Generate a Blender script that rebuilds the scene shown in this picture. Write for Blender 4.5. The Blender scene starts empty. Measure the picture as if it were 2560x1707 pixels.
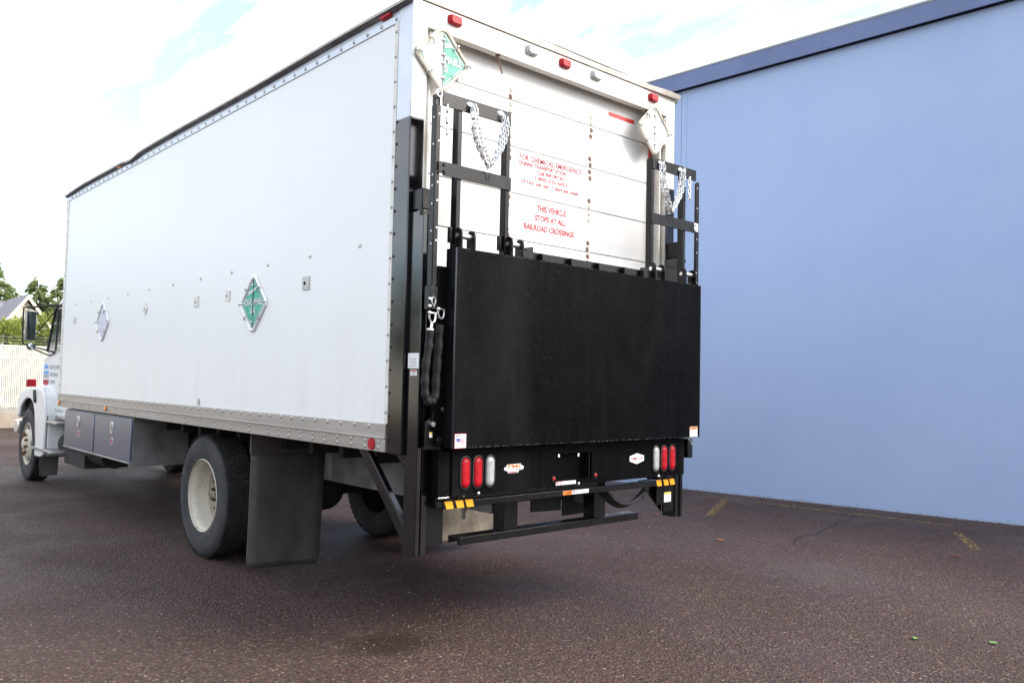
import bpy, math, random
from mathutils import Vector, Matrix
R = math.radians
sc = bpy.context.scene
col = sc.collection
random.seed(7)

# ------------------------------------------------------------------ camera
cam_d = bpy.data.cameras.new('camera'); cam = bpy.data.objects.new('camera', cam_d); col.objects.link(cam)
def cam_basis(p, y, r):
    f = Vector((math.sin(y)*math.cos(p), math.cos(y)*math.cos(p), math.sin(p)))
    ri = Vector((math.cos(y), -math.sin(y), 0)); up = ri.cross(f)
    c, s = math.cos(r), math.sin(r)
    return c*ri+s*up, c*up-s*ri, f
_r, _u, _f = cam_basis(4.84906334e-02, 7.32821458e-01, 2.16613902e-02)
m4 = Matrix(((_r.x, _u.x, -_f.x, -2.6405), (_r.y, _u.y, -_f.y, -3.8370), (_r.z, _u.z, -_f.z, 1.5180), (0, 0, 0, 1)))
cam.matrix_world = m4
cam_d.sensor_width = 36; cam_d.lens = 29.055; cam_d.clip_end = 2000; cam_d.clip_start = .05
sc.camera = cam

# ------------------------------------------------------------------ sky and sun
SUN_EL, SUN_AZ = 38, 143        # azimuth clockwise from +y
world = bpy.data.worlds.new('World'); sc.world = world; world.use_nodes = True
wn, wl = world.node_tree.nodes, world.node_tree.links
wn.clear()
wo = wn.new('ShaderNodeOutputWorld'); bg = wn.new('ShaderNodeBackground'); bg.inputs[1].default_value = .1
sky = wn.new('ShaderNodeTexSky'); sky.sky_type = 'NISHITA'; sky.sun_disc = False
sky.sun_elevation = R(SUN_EL); sky.sun_rotation = R(SUN_AZ); sky.air_density = 1.0; sky.dust_density = 1.5
tc = wn.new('ShaderNodeTexCoord'); sep = wn.new('ShaderNodeSeparateXYZ'); wl.new(tc.outputs['Generated'], sep.inputs[0])
mz = wn.new('ShaderNodeMath'); mz.operation = 'ADD'; mz.inputs[1].default_value = .18; wl.new(sep.outputs[2], mz.inputs[0])
mz2 = wn.new('ShaderNodeMath'); mz2.operation = 'MAXIMUM'; mz2.inputs[1].default_value = .06; wl.new(mz.outputs[0], mz2.inputs[0])
dx = wn.new('ShaderNodeMath'); dx.operation = 'DIVIDE'; wl.new(sep.outputs[0], dx.inputs[0]); wl.new(mz2.outputs[0], dx.inputs[1])
dy = wn.new('ShaderNodeMath'); dy.operation = 'DIVIDE'; wl.new(sep.outputs[1], dy.inputs[0]); wl.new(mz2.outputs[0], dy.inputs[1])
cmb = wn.new('ShaderNodeCombineXYZ'); wl.new(dx.outputs[0], cmb.inputs[0]); wl.new(dy.outputs[0], cmb.inputs[1])
mp = wn.new('ShaderNodeMapping'); mp.inputs['Scale'].default_value = (2.2, .9, 1); mp.inputs['Rotation'].default_value = (0, 0, R(25)); wl.new(cmb.outputs[0], mp.inputs[0])
cn = wn.new('ShaderNodeTexNoise'); cn.inputs['Scale'].default_value = 1.5; cn.inputs['Detail'].default_value = 7; cn.inputs['Roughness'].default_value = .55; cn.inputs['Distortion'].default_value = .5
wl.new(mp.outputs[0], cn.inputs[0])
cr = wn.new('ShaderNodeMapRange'); cr.inputs[1].default_value = .42; cr.inputs[2].default_value = .62; cr.inputs[3].default_value = .15; cr.inputs[4].default_value = .97; wl.new(cn.outputs[0], cr.inputs[0])
cmx = wn.new('ShaderNodeMix'); cmx.data_type = 'RGBA'; wl.new(cr.outputs[0], cmx.inputs[0]); wl.new(sky.outputs[0], cmx.inputs[6]); cmx.inputs[7].default_value = (7.9, 8.05, 8.2, 1)
wl.new(cmx.outputs[2], bg.inputs[0]); wl.new(bg.outputs[0], wo.inputs[0])
sun_d = bpy.data.lights.new('sun', 'SUN'); sun = bpy.data.objects.new('sun', sun_d); col.objects.link(sun)
sun_d.energy = 1.5; sun_d.angle = R(38); sun_d.color = (1, .93, .84)
_sd = Vector((math.sin(R(SUN_AZ))*math.cos(R(SUN_EL)), math.cos(R(SUN_AZ))*math.cos(R(SUN_EL)), math.sin(R(SUN_EL))))
sun.rotation_euler = _sd.to_track_quat('Z', 'Y').to_euler(); sun.location = _sd*60
sc.view_settings.view_transform = 'Standard'; sc.view_settings.look = 'None'; sc.view_settings.gamma = 1
sc.view_settings.exposure = 1.76; sc.view_settings.use_curve_mapping = False

# ------------------------------------------------------------------ materials
def nt(m): return m.node_tree.nodes, m.node_tree.links
def mat(name, c, rough=.5, metal=0, spec=.5, var=0, vs=6, vstretch=(1, 1, 1), c2=None, bump=0, bs=60, rvar=0, coat=0, trans=0, det=5, lo=.35, hi=.65):
    m = bpy.data.materials.new(name); m.use_nodes = True; n, l = nt(m); b = n['Principled BSDF']
    b.inputs['Base Color'].default_value = (*c, 1); b.inputs['Roughness'].default_value = rough; b.inputs['Metallic'].default_value = metal
    b.inputs['Specular IOR Level'].default_value = spec
    if coat: b.inputs['Coat Weight'].default_value = coat; b.inputs['Coat Roughness'].default_value = .08
    if trans: b.inputs['Transmission Weight'].default_value = trans
    if var or c2 or rvar or bump:
        t = n.new('ShaderNodeTexCoord'); mpn = n.new('ShaderNodeMapping'); mpn.inputs['Scale'].default_value = vstretch; l.new(t.outputs['Object'], mpn.inputs[0])
        ns = n.new('ShaderNodeTexNoise'); ns.inputs['Scale'].default_value = vs; ns.inputs['Detail'].default_value = det; ns.inputs['Roughness'].default_value = .6; l.new(mpn.outputs[0], ns.inputs[0])
        if var or c2:
            mr = n.new('ShaderNodeMapRange'); mr.inputs[1].default_value = lo; mr.inputs[2].default_value = hi; l.new(ns.outputs[0], mr.inputs[0])
            mx = n.new('ShaderNodeMix'); mx.data_type = 'RGBA'; l.new(mr.outputs[0], mx.inputs[0])
            if c2: mx.inputs[6].default_value = (*c, 1); mx.inputs[7].default_value = (*c2, 1)
            else:
                mx.inputs[6].default_value = (*[x*(1-var) for x in c], 1); mx.inputs[7].default_value = (*[min(1, x*(1+var)) for x in c], 1)
            l.new(mx.outputs[2], b.inputs['Base Color'])
        if rvar:
            mr = n.new('ShaderNodeMapRange'); mr.inputs[1].default_value = .3; mr.inputs[2].default_value = .7; mr.inputs[3].default_value = max(.02, rough-rvar); mr.inputs[4].default_value = min(1, rough+rvar); l.new(ns.outputs[0], mr.inputs[0]); l.new(mr.outputs[0], b.inputs['Roughness'])
        if bump:
            nb = n.new('ShaderNodeTexNoise'); nb.inputs['Scale'].default_value = bs; nb.inputs['Detail'].default_value = 4; l.new(t.outputs['Object'], nb.inputs[0])
            bp = n.new('ShaderNodeBump'); bp.inputs['Strength'].default_value = bump; bp.inputs['Distance'].default_value = .004; l.new(nb.outputs[0], bp.inputs['Height']); l.new(bp.outputs[0], b.inputs['Normal'])
    return m

class NG:  # small node-graph helper
    def __init__(s, name):
        s.m = bpy.data.materials.new(name); s.m.use_nodes = True; s.n, s.l = nt(s.m); s.b = s.n['Principled BSDF']
        s.tc = s.n.new('ShaderNodeTexCoord')
    def lk(s, a, b): s.l.new(a, b)
    def inp(s, sock, v):
        if hasattr(v, 'is_output'): s.l.new(v, sock)
        elif isinstance(v, tuple): sock.default_value = (*v, 1) if len(v) == 3 and sock.type == 'RGBA' else v
        else: sock.default_value = v
    def mapping(s, sc_=(1, 1, 1), loc=(0, 0, 0), rot=(0, 0, 0), src='Object'):
        q = s.n.new('ShaderNodeMapping'); q.inputs['Scale'].default_value = sc_; q.inputs['Location'].default_value = loc; q.inputs['Rotation'].default_value = rot
        s.l.new(s.tc.outputs[src], q.inputs[0]); return q.outputs[0]
    def noise(s, v, scale, det=5, rough=.55, dist=0):
        q = s.n.new('ShaderNodeTexNoise'); q.inputs['Scale'].default_value = scale; q.inputs['Detail'].default_value = det; q.inputs['Roughness'].default_value = rough; q.inputs['Distortion'].default_value = dist
        s.l.new(v, q.inputs[0]); return q.outputs[0]
    def vor(s, v, scale, feat='F1', out='Distance'):
        q = s.n.new('ShaderNodeTexVoronoi'); q.feature = feat; q.inputs['Scale'].default_value = scale; s.l.new(v, q.inputs['Vector']); return q.outputs[out]
    def rng(s, v, a, b, c=0, d=1):
        q = s.n.new('ShaderNodeMapRange'); s.l.new(v, q.inputs[0])
        for i, x in enumerate((a, b, c, d)): q.inputs[1+i].default_value = x
        return q.outputs[0]
    def math(s, op, a, b=0):
        q = s.n.new('ShaderNodeMath'); q.operation = op; s.inp(q.inputs[0], a); s.inp(q.inputs[1], b); return q.outputs[0]
    def mix(s, f, a, b, mode='MIX'):
        q = s.n.new('ShaderNodeMix'); q.data_type = 'RGBA'; q.blend_type = mode; s.inp(q.inputs[0], f); s.inp(q.inputs[6], a); s.inp(q.inputs[7], b); return q.outputs[2]
    def ramp(s, v, stops, interp='LINEAR'):
        q = s.n.new('ShaderNodeValToRGB'); q.color_ramp.interpolation = interp; e = q.color_ramp.elements
        while len(e) < len(stops): e.new(.5)
        for i, (p, c) in enumerate(stops): e[i].position = p; e[i].color = (*c, 1)
        s.l.new(v, q.inputs[0]); return q.outputs[0]
    def sepz(s, v, i):
        q = s.n.new('ShaderNodeSeparateXYZ'); s.l.new(v, q.inputs[0]); return q.outputs[i]
    def bump(s, h, st=.5, dist=.01):
        q = s.n.new('ShaderNodeBump'); q.inputs['Strength'].default_value = st; q.inputs['Distance'].default_value = dist; s.l.new(h, q.inputs['Height']); s.l.new(q.outputs[0], s.b.inputs['Normal'])
    def set(s, **k):
        for a, v in k.items(): s.inp(s.b.inputs[a.replace('_', ' ')], v)
        return s.m

def asphalt():
    g = NG('asphalt'); o = g.mapping()
    big = g.noise(o, .35, 4, .6); mid = g.noise(o, 2.2, 6, .65)
    va = g.vor(o, 62, 'F1', 'Color'); da = g.vor(o, 62, 'F1', 'Distance'); vb = g.vor(o, 34, 'F1', 'Color'); db = g.vor(o, 34, 'F1', 'Distance')
    stone = g.ramp(g.sepz(va, 0), [(0, (.040, .030, .030)), (.2, (.090, .058, .050)), (.42, (.135, .092, .078)), (.6, (.060, .050, .054)), (.8, (.115, .095, .092)), (.92, (.20, .165, .135)), (1, (.16, .075, .050))])
    c = g.mix(g.rng(da, .30, .70, .9, .25), (.062, .047, .046), stone)
    c = g.mix(1.0, c, g.rng(g.noise(o, 46, 4, .7), .30, .70, .30, 1.7), 'MULTIPLY')
    peb = g.ramp(g.sepz(vb, 1), [(0, (.34, .30, .26)), (.35, (.27, .20, .14)), (.6, (.24, .23, .23)), (.8, (.26, .12, .07)), (1, (.42, .40, .37))])
    fb = g.math('MULTIPLY', g.rng(g.sepz(vb, 0), .82, .86), g.rng(db, .22, .36, .85, 0))
    c = g.mix(fb, c, peb)
    c = g.mix(g.rng(g.noise(o, 24, 5, .7), .56, .68, 0, .55), c, (.022, .020, .022))
    c = g.mix(g.rng(mid, .35, .7, 0, .35), c, (.086, .060, .055))
    worn = g.rng(big, .35, .65, .58, .88)
    c = g.mix(1.0, c, worn, 'MULTIPLY'); c = g.mix(1.0, c, (1.08, .92, .84), 'MULTIPLY')
    dark = g.rng(g.noise(o, .8, 5, .6, .6), .56, .68, 0, .24)
    c = g.mix(dark, c, (.036, .032, .035))
    # damp brown stain on the ground behind the left column
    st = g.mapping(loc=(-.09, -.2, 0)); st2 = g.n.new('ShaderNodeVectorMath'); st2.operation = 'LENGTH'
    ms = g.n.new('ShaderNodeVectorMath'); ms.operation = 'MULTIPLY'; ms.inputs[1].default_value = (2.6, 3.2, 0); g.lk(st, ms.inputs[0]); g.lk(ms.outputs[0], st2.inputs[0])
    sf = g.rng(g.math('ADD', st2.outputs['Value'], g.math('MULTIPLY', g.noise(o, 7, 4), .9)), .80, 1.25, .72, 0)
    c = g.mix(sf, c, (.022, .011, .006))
    # pale scuffed patch to the right of the truck
    pm = g.mapping(loc=(-3.85, .45, 0)); pl = g.n.new('ShaderNodeVectorMath'); pl.operation = 'LENGTH'; g.lk(pm, pl.inputs[0])
    pf = g.rng(g.math('ADD', pl.outputs['Value'], g.math('MULTIPLY', g.noise(o, 5, 5), .8)), .45, 1.05, .30, 0)
    c = g.mix(pf, c, (.105, .098, .092))
    wet = g.rng(g.noise(o, .55, 4, .6, .4), .42, .62, .55, .78)
    h = g.math('ADD', g.math('MULTIPLY', g.rng(da, .2, .8, 1, 0), .8), g.math('MULTIPLY', g.noise(o, 150, 2), .4))
    g.bump(h, .9, .009)
    return g.set(Base_Color=c, Roughness=wet, Specular_IOR_Level=.18)
def frp_white():
    g = NG('white_panel_paint'); o = g.mapping(sc_=(1, 1, .14)); o2 = g.mapping()
    streak = g.noise(o, 5.5, 5, .62); fine = g.noise(g.mapping(sc_=(1, 1, .05)), 26, 3, .5)
    z = g.sepz(g.tc.outputs['Object'], 2)
    low = g.rng(z, 1.15, 2.25, 1, .06)
    f = g.math('MULTIPLY', g.rng(streak, .46, .74, 0, .40), low)
    c = g.mix(f, (.865, .865, .858), (.72, .68, .58))
    c = g.mix(g.math('MULTIPLY', g.rng(fine, .60, .78, 0, .08), low), c, (.64, .60, .52))
    c = g.mix(g.rng(g.noise(o2, 1.3, 3), .3, .7, 0, .10), c, (.76, .77, .80))
    g.bump(g.noise(o2, 1.1, 2), .15, .01)
    return g.set(Base_Color=c, Roughness=.33, Specular_IOR_Level=.5)
def door_white():
    g = NG('roll_door_paint'); o = g.tc.outputs['Object']; oi = g.n.new('ShaderNodeObjectInfo')
    ad = g.n.new('ShaderNodeVectorMath'); ad.operation = 'ADD'; g.lk(o, ad.inputs[0]); g.lk(oi.outputs['Location'], ad.inputs[1]); w = ad.outputs[0]
    z = g.math('ABSOLUTE', g.sepz(o, 2))
    n1 = g.noise(w, 9, 6, .7); edge = g.rng(z, .126, .148, 0, 1)
    f = g.math('MULTIPLY', edge, g.rng(n1, .60, .72, 0, .7))
    c = g.mix(g.rng(g.noise(w, 2.5, 5), .4, .7, 0, .3), (.81, .80, .775), (.74, .725, .69))
    c = g.mix(f, c, (.20, .085, .04))
    c = g.mix(g.math('MULTIPLY', g.rng(z, .115, .148), g.rng(g.noise(w, 16, 5), .55, .72, 0, .35)), c, (.55, .45, .33))
    return g.set(Base_Color=c, Roughness=.4)
def black_paint(name, rough=.32, streak=True, base=(.010, .010, .012), spec=.35, coat=0, sheen_drips=0):
    g = NG(name); o = g.mapping(sc_=(1, 1, .07)); s = g.noise(o, 16, 5, .6); n2 = g.noise(g.mapping(), 3.5, 5, .6)
    c = g.mix(g.rng(n2, .35, .7), base, tuple(x*1.9 for x in base))
    if sheen_drips:      # pale diagonal haze of reflected light put into the colour, plus drip lines
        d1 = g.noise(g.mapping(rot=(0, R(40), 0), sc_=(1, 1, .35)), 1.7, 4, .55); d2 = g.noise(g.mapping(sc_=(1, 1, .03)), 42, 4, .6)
        c = g.mix(g.rng(d1, .50, .74, 0, sheen_drips), c, (.040, .040, .042)); c = g.mix(g.rng(d2, .55, .75, 0, sheen_drips*.5), c, (.03, .03, .034))
    if coat: g.b.inputs['Coat Weight'].default_value = coat; g.b.inputs['Coat IOR'].default_value = 1.75; g.b.inputs['Coat Roughness'].default_value = .07
    r = g.math('ADD', g.rng(s, .3, .7, rough*.8, rough*1.25), g.rng(n2, .3, .7, -.03, .05))
    g.bump(g.noise(g.mapping(), 240, 2), .05, .002)
    return g.set(Base_Color=c, Roughness=r, Specular_IOR_Level=spec)
def tyre_mat():
    g = NG('tyre_rubber'); n = g.noise(g.mapping(), 5, 5, .6)
    c = g.mix(g.rng(n, .35, .7), (.033, .035, .039), (.062, .062, .064))
    g.bump(g.noise(g.mapping(), 130, 3), .2, .003)
    return g.set(Base_Color=c, Roughness=.78, Specular_IOR_Level=.35)
def speckle(name, base, spot, scale=22, th=.63, rough=.5, metal=0):
    g = NG(name); a = g.noise(g.mapping(), scale, 6, .7); b = g.noise(g.mapping(), 2.3, 4, .6)
    c = g.mix(g.rng(a, th, th+.07), base, spot); c = g.mix(g.rng(b, .45, .75, 0, .55), c, tuple(x*.7 for x in base))
    return g.set(Base_Color=c, Roughness=rough, Metallic=metal)
def wall_blue():
    g = NG('blue_wall_paint'); o = g.mapping(); n1 = g.noise(o, .5, 5, .6); n2 = g.noise(g.mapping(sc_=(1, 1, .2)), 2.4, 6, .65); n3 = g.noise(o, 45, 4, .6)
    c = g.mix(g.rng(n1, .3, .7), (.325, .425, .635), (.365, .465, .67)); c = g.mix(g.rng(n2, .5, .75, 0, .12), c, (.285, .39, .63))
    c = g.mix(g.rng(g.noise(o, 11, 6, .75), .70, .76, 0, .5), c, (.22, .30, .50))
    zz = g.sepz(g.tc.outputs['Object'], 2); c = g.mix(g.rng(g.math('ADD', g.math('MULTIPLY', zz, 3.2), g.noise(g.mapping(), 6, 6, .7)), .36, .58, .45, 0), c, (.19, .20, .24))
    g.bump(g.math('ADD', n3, g.math('MULTIPLY', g.noise(o, 4, 4), .8)), .22, .006)
    return g.set(Base_Color=c, Roughness=.62, Specular_IOR_Level=.3)
def worn_paint(name, c0, th):
    g = NG(name); n = g.noise(g.mapping(), 26, 6, .75); f = g.rng(n, th-.04, th+.04)
    tr = g.n.new('ShaderNodeBsdfTransparent'); mxs = g.n.new('ShaderNodeMixShader'); g.lk(f, mxs.inputs[0]); g.lk(tr.outputs[0], mxs.inputs[1]); g.lk(g.b.outputs[0], mxs.inputs[2]); g.lk(mxs.outputs[0], g.n['Material Output'].inputs[0])
    return g.set(Base_Color=c0, Roughness=.7)
def leaf_mat(name, a, b, trans=.35):
    g = NG(name); oi = g.n.new('ShaderNodeNewGeometry'); n = g.noise(g.mapping(), 1.6, 4, .6)
    f = g.math('ADD', g.math('MULTIPLY', oi.outputs['Random Per Island'], .55), g.rng(n, .3, .7, 0, .45))
    c = g.mix(f, a, b); tl = g.n.new('ShaderNodeBsdfTranslucent'); g.lk(c, tl.inputs[0]); ms = g.n.new('ShaderNodeMixShader'); ms.inputs[0].default_value = trans
    g.lk(g.b.outputs[0], ms.inputs[1]); g.lk(tl.outputs[0], ms.inputs[2]); g.lk(ms.outputs[0], g.n['Material Output'].inputs[0])
    return g.set(Base_Color=c, Roughness=.6)

MT = dict(
    asphalt=asphalt(), frp=frp_white(), door=door_white(), black=black_paint('black_gloss_paint', .09, base=(.003, .003, .004), spec=.85),
    plat=black_paint('black_platform_paint', .30, base=(.0022, .0022, .0027), spec=.04, sheen_drips=.22), blackm=black_paint('black_frame_paint', .27, base=(.004, .004, .0045), spec=.32),
    tyre=tyre_mat(), rim=speckle('dirty_white_rim', (.58, .53, .44), (.17, .09, .045), 24, .60, .5), rail=mat('grey_aluminium_rail', (.42, .39, .36), .42, .55, var=.14, vs=3, vstretch=(1, .2, 3), rvar=.1),
    alu=mat('bright_aluminium', (.78, .78, .78), .3, .9, var=.1, vs=8, rvar=.12), alud=mat('dull_aluminium', (.46, .45, .43), .42, .65, var=.2, vs=7, rvar=.12),
    toprail=mat('pale_blue_white_rail', (.70, .75, .83), .35, .15, var=.05, vs=5), white=mat('white_enamel', (.78, .78, .77), .35, var=.07, vs=4), whitew=mat('chalky_white_enamel', (.80, .79, .76), .45, var=.09, vs=6, c2=(.68, .64, .56)),
    rust=mat('rusty_steel', (.16, .08, .045), .8, .1, var=.45, vs=40), bolt_rust=mat('rusty_bolt_head', (.17, .10, .075), .75, .1, var=.4, vs=60), bolt_grey=mat('painted_bolt_head', (.48, .45, .38), .6, var=.3, vs=60),
    zinc=mat('zinc_plated_steel', (.76, .76, .75), .28, .9, var=.12, vs=30), red=mat('red_lens', (.40, .004, .012), .42, spec=.3, var=.15, vs=30), clear=mat('clear_lens', (.42, .43, .43), .35, .2, spec=.4, var=.16, vs=22),
    orange=mat('amber_lens', (.85, .22, .02), .2, coat=.5), redp=mat('red_print', (.46, .010, .045), .5), redf=mat('faded_red_print', (.42, .03, .05), .6, var=.25, vs=30), redt=mat('red_reflective_tape', (.62, .02, .025), .35),
    greenp=mat('green_placard', (.03, .42, .29), .4, var=.1, vs=9), greenf=mat('faded_green_placard', (.04, .30, .20), .5, c2=(.13, .42, .32), vs=14), holderw=mat('rusty_cream_holder', (.60, .56, .48), .5, c2=(.42, .34, .25), vs=22, lo=.5, hi=.75), leafw=mat('faded_white_sheet', (.66, .65, .62), .5, var=.06, vs=9), wprint=mat('white_print', (.82, .82, .82), .5), kprint=mat('black_print', (.02, .02, .025), .5), gprint=mat('grey_print', (.25, .25, .27), .5), bprint=mat('blue_print', (.06, .33, .78), .45), navy=mat('navy_print', (.10, .12, .38), .45), oprint=mat('orange_print', (.90, .22, .03), .45), yprint=mat('yellow_print', (.72, .55, .03), .45),
    stripe=mat('amber_reflective_tape', (.92, .38, .02), .35), lilac=mat('pale_lilac_sheet', (.62, .63, .74), .4, var=.05, vs=8), flap=mat('black_rubber_flap', (.030, .0295, .030), .62, var=.35, vs=3, vstretch=(1, 1, .5), bump=.2, bs=60, c2=(.085, .080, .074)), flapd=mat('dusty_rubber_flap', (.25, .22, .17), .8, c2=(.12, .10, .08), vs=5), flapb=mat('grimy_steel_bracket', (.085, .072, .062), .75, var=.3, vs=6), disc=speckle('grimy_wheel_disc', (.34, .28, .21), (.10, .06, .035), 18, .55, .6), tread=mat('worn_tread_rubber', (.030, .029, .028), .85, var=.3, vs=9, spec=.25), groove=mat('tread_groove', (.018, .0175, .017), .95), seam=mat('stained_door_gap', (.26, .21, .165), .8, var=.35, vs=12), holder=mat('placard_frame_metal', (.80, .80, .80), .35, .35, var=.06, vs=9),
    steel=mat('bare_steel_box', (.20, .225, .29), .28, .6, var=.05, vs=1.2), frame=mat('grey_chassis_paint', (.16, .155, .15), .6, var=.3, vs=5), under=mat('dark_underbody', (.022, .021, .02), .8, var=.4, vs=6), sleeve=mat('black_nylon_sleeve', (.012, .012, .013), .65, spec=.25, bump=.3, bs=300),
    glass=mat('dark_glass', (.05, .06, .065), .05, spec=.6), mirror=mat('mirror_glass', (.62, .68, .70), .03, 1), rubber=mat('black_rubber', (.012, .012, .013), .55), roof=mat('roof_edge_rubber', (.16, .15, .155), .7, var=.4, vs=5), roofw=mat('white_roof_sheet', (.62, .60, .57), .55, var=.2, vs=7, c2=(.50, .45, .38)),
    wall=wall_blue(), fascia=mat('blue_fascia_metal', (.115, .15, .27), .42, .3, var=.08, vs=2), roofm=mat('grey_roof_membrane', (.3, .3, .3), .8, var=.1), conc=mat('weathered_concrete', (.36, .28, .20), .85, var=.25, vs=2.5, bump=.4, bs=20, c2=(.44, .38, .31)),
    slat=mat('ivory_privacy_slat', (.72, .69, .60), .55, var=.08, vs=3), galv=mat('galvanised_wire', (.45, .46, .45), .5, .7), shingle=mat('grey_roof_shingle', (.26, .25, .27), .9, var=.25, vs=9, vstretch=(1, 1, 5)), cream=mat('cream_siding', (.70, .64, .50), .7, var=.06, vs=3), bark=mat('brown_bark', (.06, .045, .035), .9, var=.3, vs=8),
    fir=leaf_mat('fir_needles', (.16, .205, .08), (.33, .39, .15), .55), bush=leaf_mat('bush_leaves', (.13, .20, .035), (.46, .47, .11), .5), lot=worn_paint('worn_yellow_paint', (.36, .23, .06), .545), crack=worn_paint('tar_crack_filler', (.012, .012, .012), .44), leafg=mat('fresh_green_leaf', (.12, .22, .04), .5), leafo=mat('dead_orange_leaf', (.30, .10, .04), .7), hub=mat('hub_grease', (.05, .045, .042), .6, var=.3, vs=30),
)
def water():
    g = NG('water_bead'); return g.set(Base_Color=(.03, .031, .034), Roughness=.06, Specular_IOR_Level=.7)
MT['water'] = water()

# ------------------------------------------------------------------ mesh builder
class MB:
    def __init__(s): s.v = []; s.f = []
    def add(s, vs, fs):
        o = len(s.v); s.v += [tuple(p) for p in vs]; s.f += [tuple(i+o for i in f) for f in fs]; return s
    def box(s, x0, x1, y0, y1, z0, z1):
        return s.add([(x0, y0, z0), (x1, y0, z0), (x1, y1, z0), (x0, y1, z0), (x0, y0, z1), (x1, y0, z1), (x1, y1, z1), (x0, y1, z1)],
                     [(0, 3, 2, 1), (4, 5, 6, 7), (0, 1, 5, 4), (1, 2, 6, 5), (2, 3, 7, 6), (3, 0, 4, 7)])
    def prism(s, pts, off):
        n = len(pts); off = Vector(off); a = [Vector(p) for p in pts]
        return s.add(a+[p+off for p in a], [tuple(range(n))[::-1], tuple(range(n, 2*n))]+[(i, (i+1) % n, n+(i+1) % n, n+i) for i in range(n)])
    def px(s, yz, x0, x1): return s.prism([(x0, y, z) for y, z in yz], (x1-x0, 0, 0))
    def py(s, xz, y0, y1): return s.prism([(x, y0, z) for x, z in xz], (0, y1-y0, 0))
    def pz(s, xy, z0, z1): return s.prism([(x, y, z0) for x, y in xy], (0, 0, z1-z0))
    def cyl(s, p0, p1, r0, r1=None, n=14):
        r1 = r0 if r1 is None else r1; p0, p1 = Vector(p0), Vector(p1); d = (p1-p0).normalized()
        a = d.orthogonal().normalized(); b = d.cross(a); vs = []
        for p, r in ((p0, r0), (p1, r1)):
            for i in range(n):
                t = 2*math.pi*i/n; vs.append(p+a*r*math.cos(t)+b*r*math.sin(t))
        return s.add(vs, [(i, (i+1) % n, n+(i+1) % n, n+i) for i in range(n)]+[tuple(range(n))[::-1], tuple(range(n, 2*n))])
    def tube(s, path, r, n=8, closed=False):
        P = [Vector(p) for p in path]; m = len(P); vs = []; up = None
        for i, p in enumerate(P):
            d = (P[(i+1) % m]-P[i-1]) if closed else (P[min(i+1, m-1)]-P[max(i-1, 0)])
            d.normalize()
            if up is None: up = d.orthogonal().normalized()
            a = (up-d*up.dot(d)); a = a.normalized() if a.length > 1e-6 else d.orthogonal().normalized(); up = a; b = d.cross(a)
            rr = r[i] if isinstance(r, (list, tuple)) else r
            for k in range(n):
                t = 2*math.pi*k/n; vs.append(p+a*rr*math.cos(t)+b*rr*math.sin(t))
        fs = []
        for i in range(m if closed else m-1):
            j = (i+1) % m
            for k in range(n): fs.append((i*n+k, i*n+(k+1) % n, j*n+(k+1) % n, j*n+k))
        if not closed: fs += [tuple(range(n))[::-1], tuple(range((m-1)*n, m*n))]
        return s.add(vs, fs)
    def lathe_x(s, prof, cy, cz, n=48, closed=True):   # profile [(r, x)]
        m = len(prof); vs = []
        for i in range(n):
            t = 2*math.pi*i/n
            for r, x in prof: vs.append((x, cy+r*math.cos(t), cz+r*math.sin(t)))
        fs = []
        for i in range(n):
            j = (i+1) % n
            for k in range(m if closed else m-1):
                q = (k+1) % m; fs.append((i*m+k, i*m+q, j*m+q, j*m+k))
        return s.add(vs, fs)
    def dome(s, c, nrm, r, h, n=10, rings=3, base=True):
        c = Vector(c); d = Vector(nrm).normalized(); a = d.orthogonal().normalized(); b = d.cross(a); vs = []
        for k in range(rings):
            t = k/rings*math.pi/2
            for i in range(n):
                u = 2*math.pi*i/n; vs.append(c+(a*math.cos(u)+b*math.sin(u))*r*math.cos(t)+d*h*math.sin(t))
        vs.append(c+d*h); fs = []
        for k in range(rings-1):
            for i in range(n): fs.append((k*n+i, k*n+(i+1) % n, (k+1)*n+(i+1) % n, (k+1)*n+i))
        for i in range(n): fs.append(((rings-1)*n+i, (rings-1)*n+(i+1) % n, rings*n))
        return s.add(vs, fs)
    def mesh(s, name, mat_, smooth=True, ang=38):
        me = bpy.data.meshes.new(name); me.from_pydata(s.v, [], s.f); me.materials.append(MT[mat_] if isinstance(mat_, str) else mat_)
        if smooth:
            me.polygons.foreach_set('use_smooth', [True]*len(me.polygons)); me.set_sharp_from_angle(angle=R(ang))
        me.update(); return me
    def build(s, name, mat_, parent=None, bevel=0, seg=2, smooth=True, ang=38):
        o = bpy.data.objects.new(name, s.mesh(name, mat_, smooth, ang)); col.objects.link(o)
        if parent: o.parent = parent
        if bevel:
            b = o.modifiers.new('bevel', 'BEVEL'); b.width = bevel; b.segments = seg; b.limit_method = 'ANGLE'; b.angle_limit = R(40); b.harden_normals = False
        return o
def inst(me, name, parent, loc=(0, 0, 0), rot=(0, 0, 0), scale=(1, 1, 1)):
    o = bpy.data.objects.new(name, me); col.objects.link(o); o.parent = parent; o.location = loc; o.rotation_euler = rot; o.scale = scale; return o
def empty(name, loc=(0, 0, 0), rz=0, parent=None):
    o = bpy.data.objects.new(name, None); o.empty_display_size = .2; col.objects.link(o); o.location = loc; o.rotation_euler = (0, 0, rz)
    if parent: o.parent = parent
    return o
def tag(o, label=None, cat=None, group=None, kind=None):
    for k, v in (('label', label), ('category', cat), ('group', group), ('kind', kind)):
        if v: o[k] = v
    return o
_txt = {}
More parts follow.
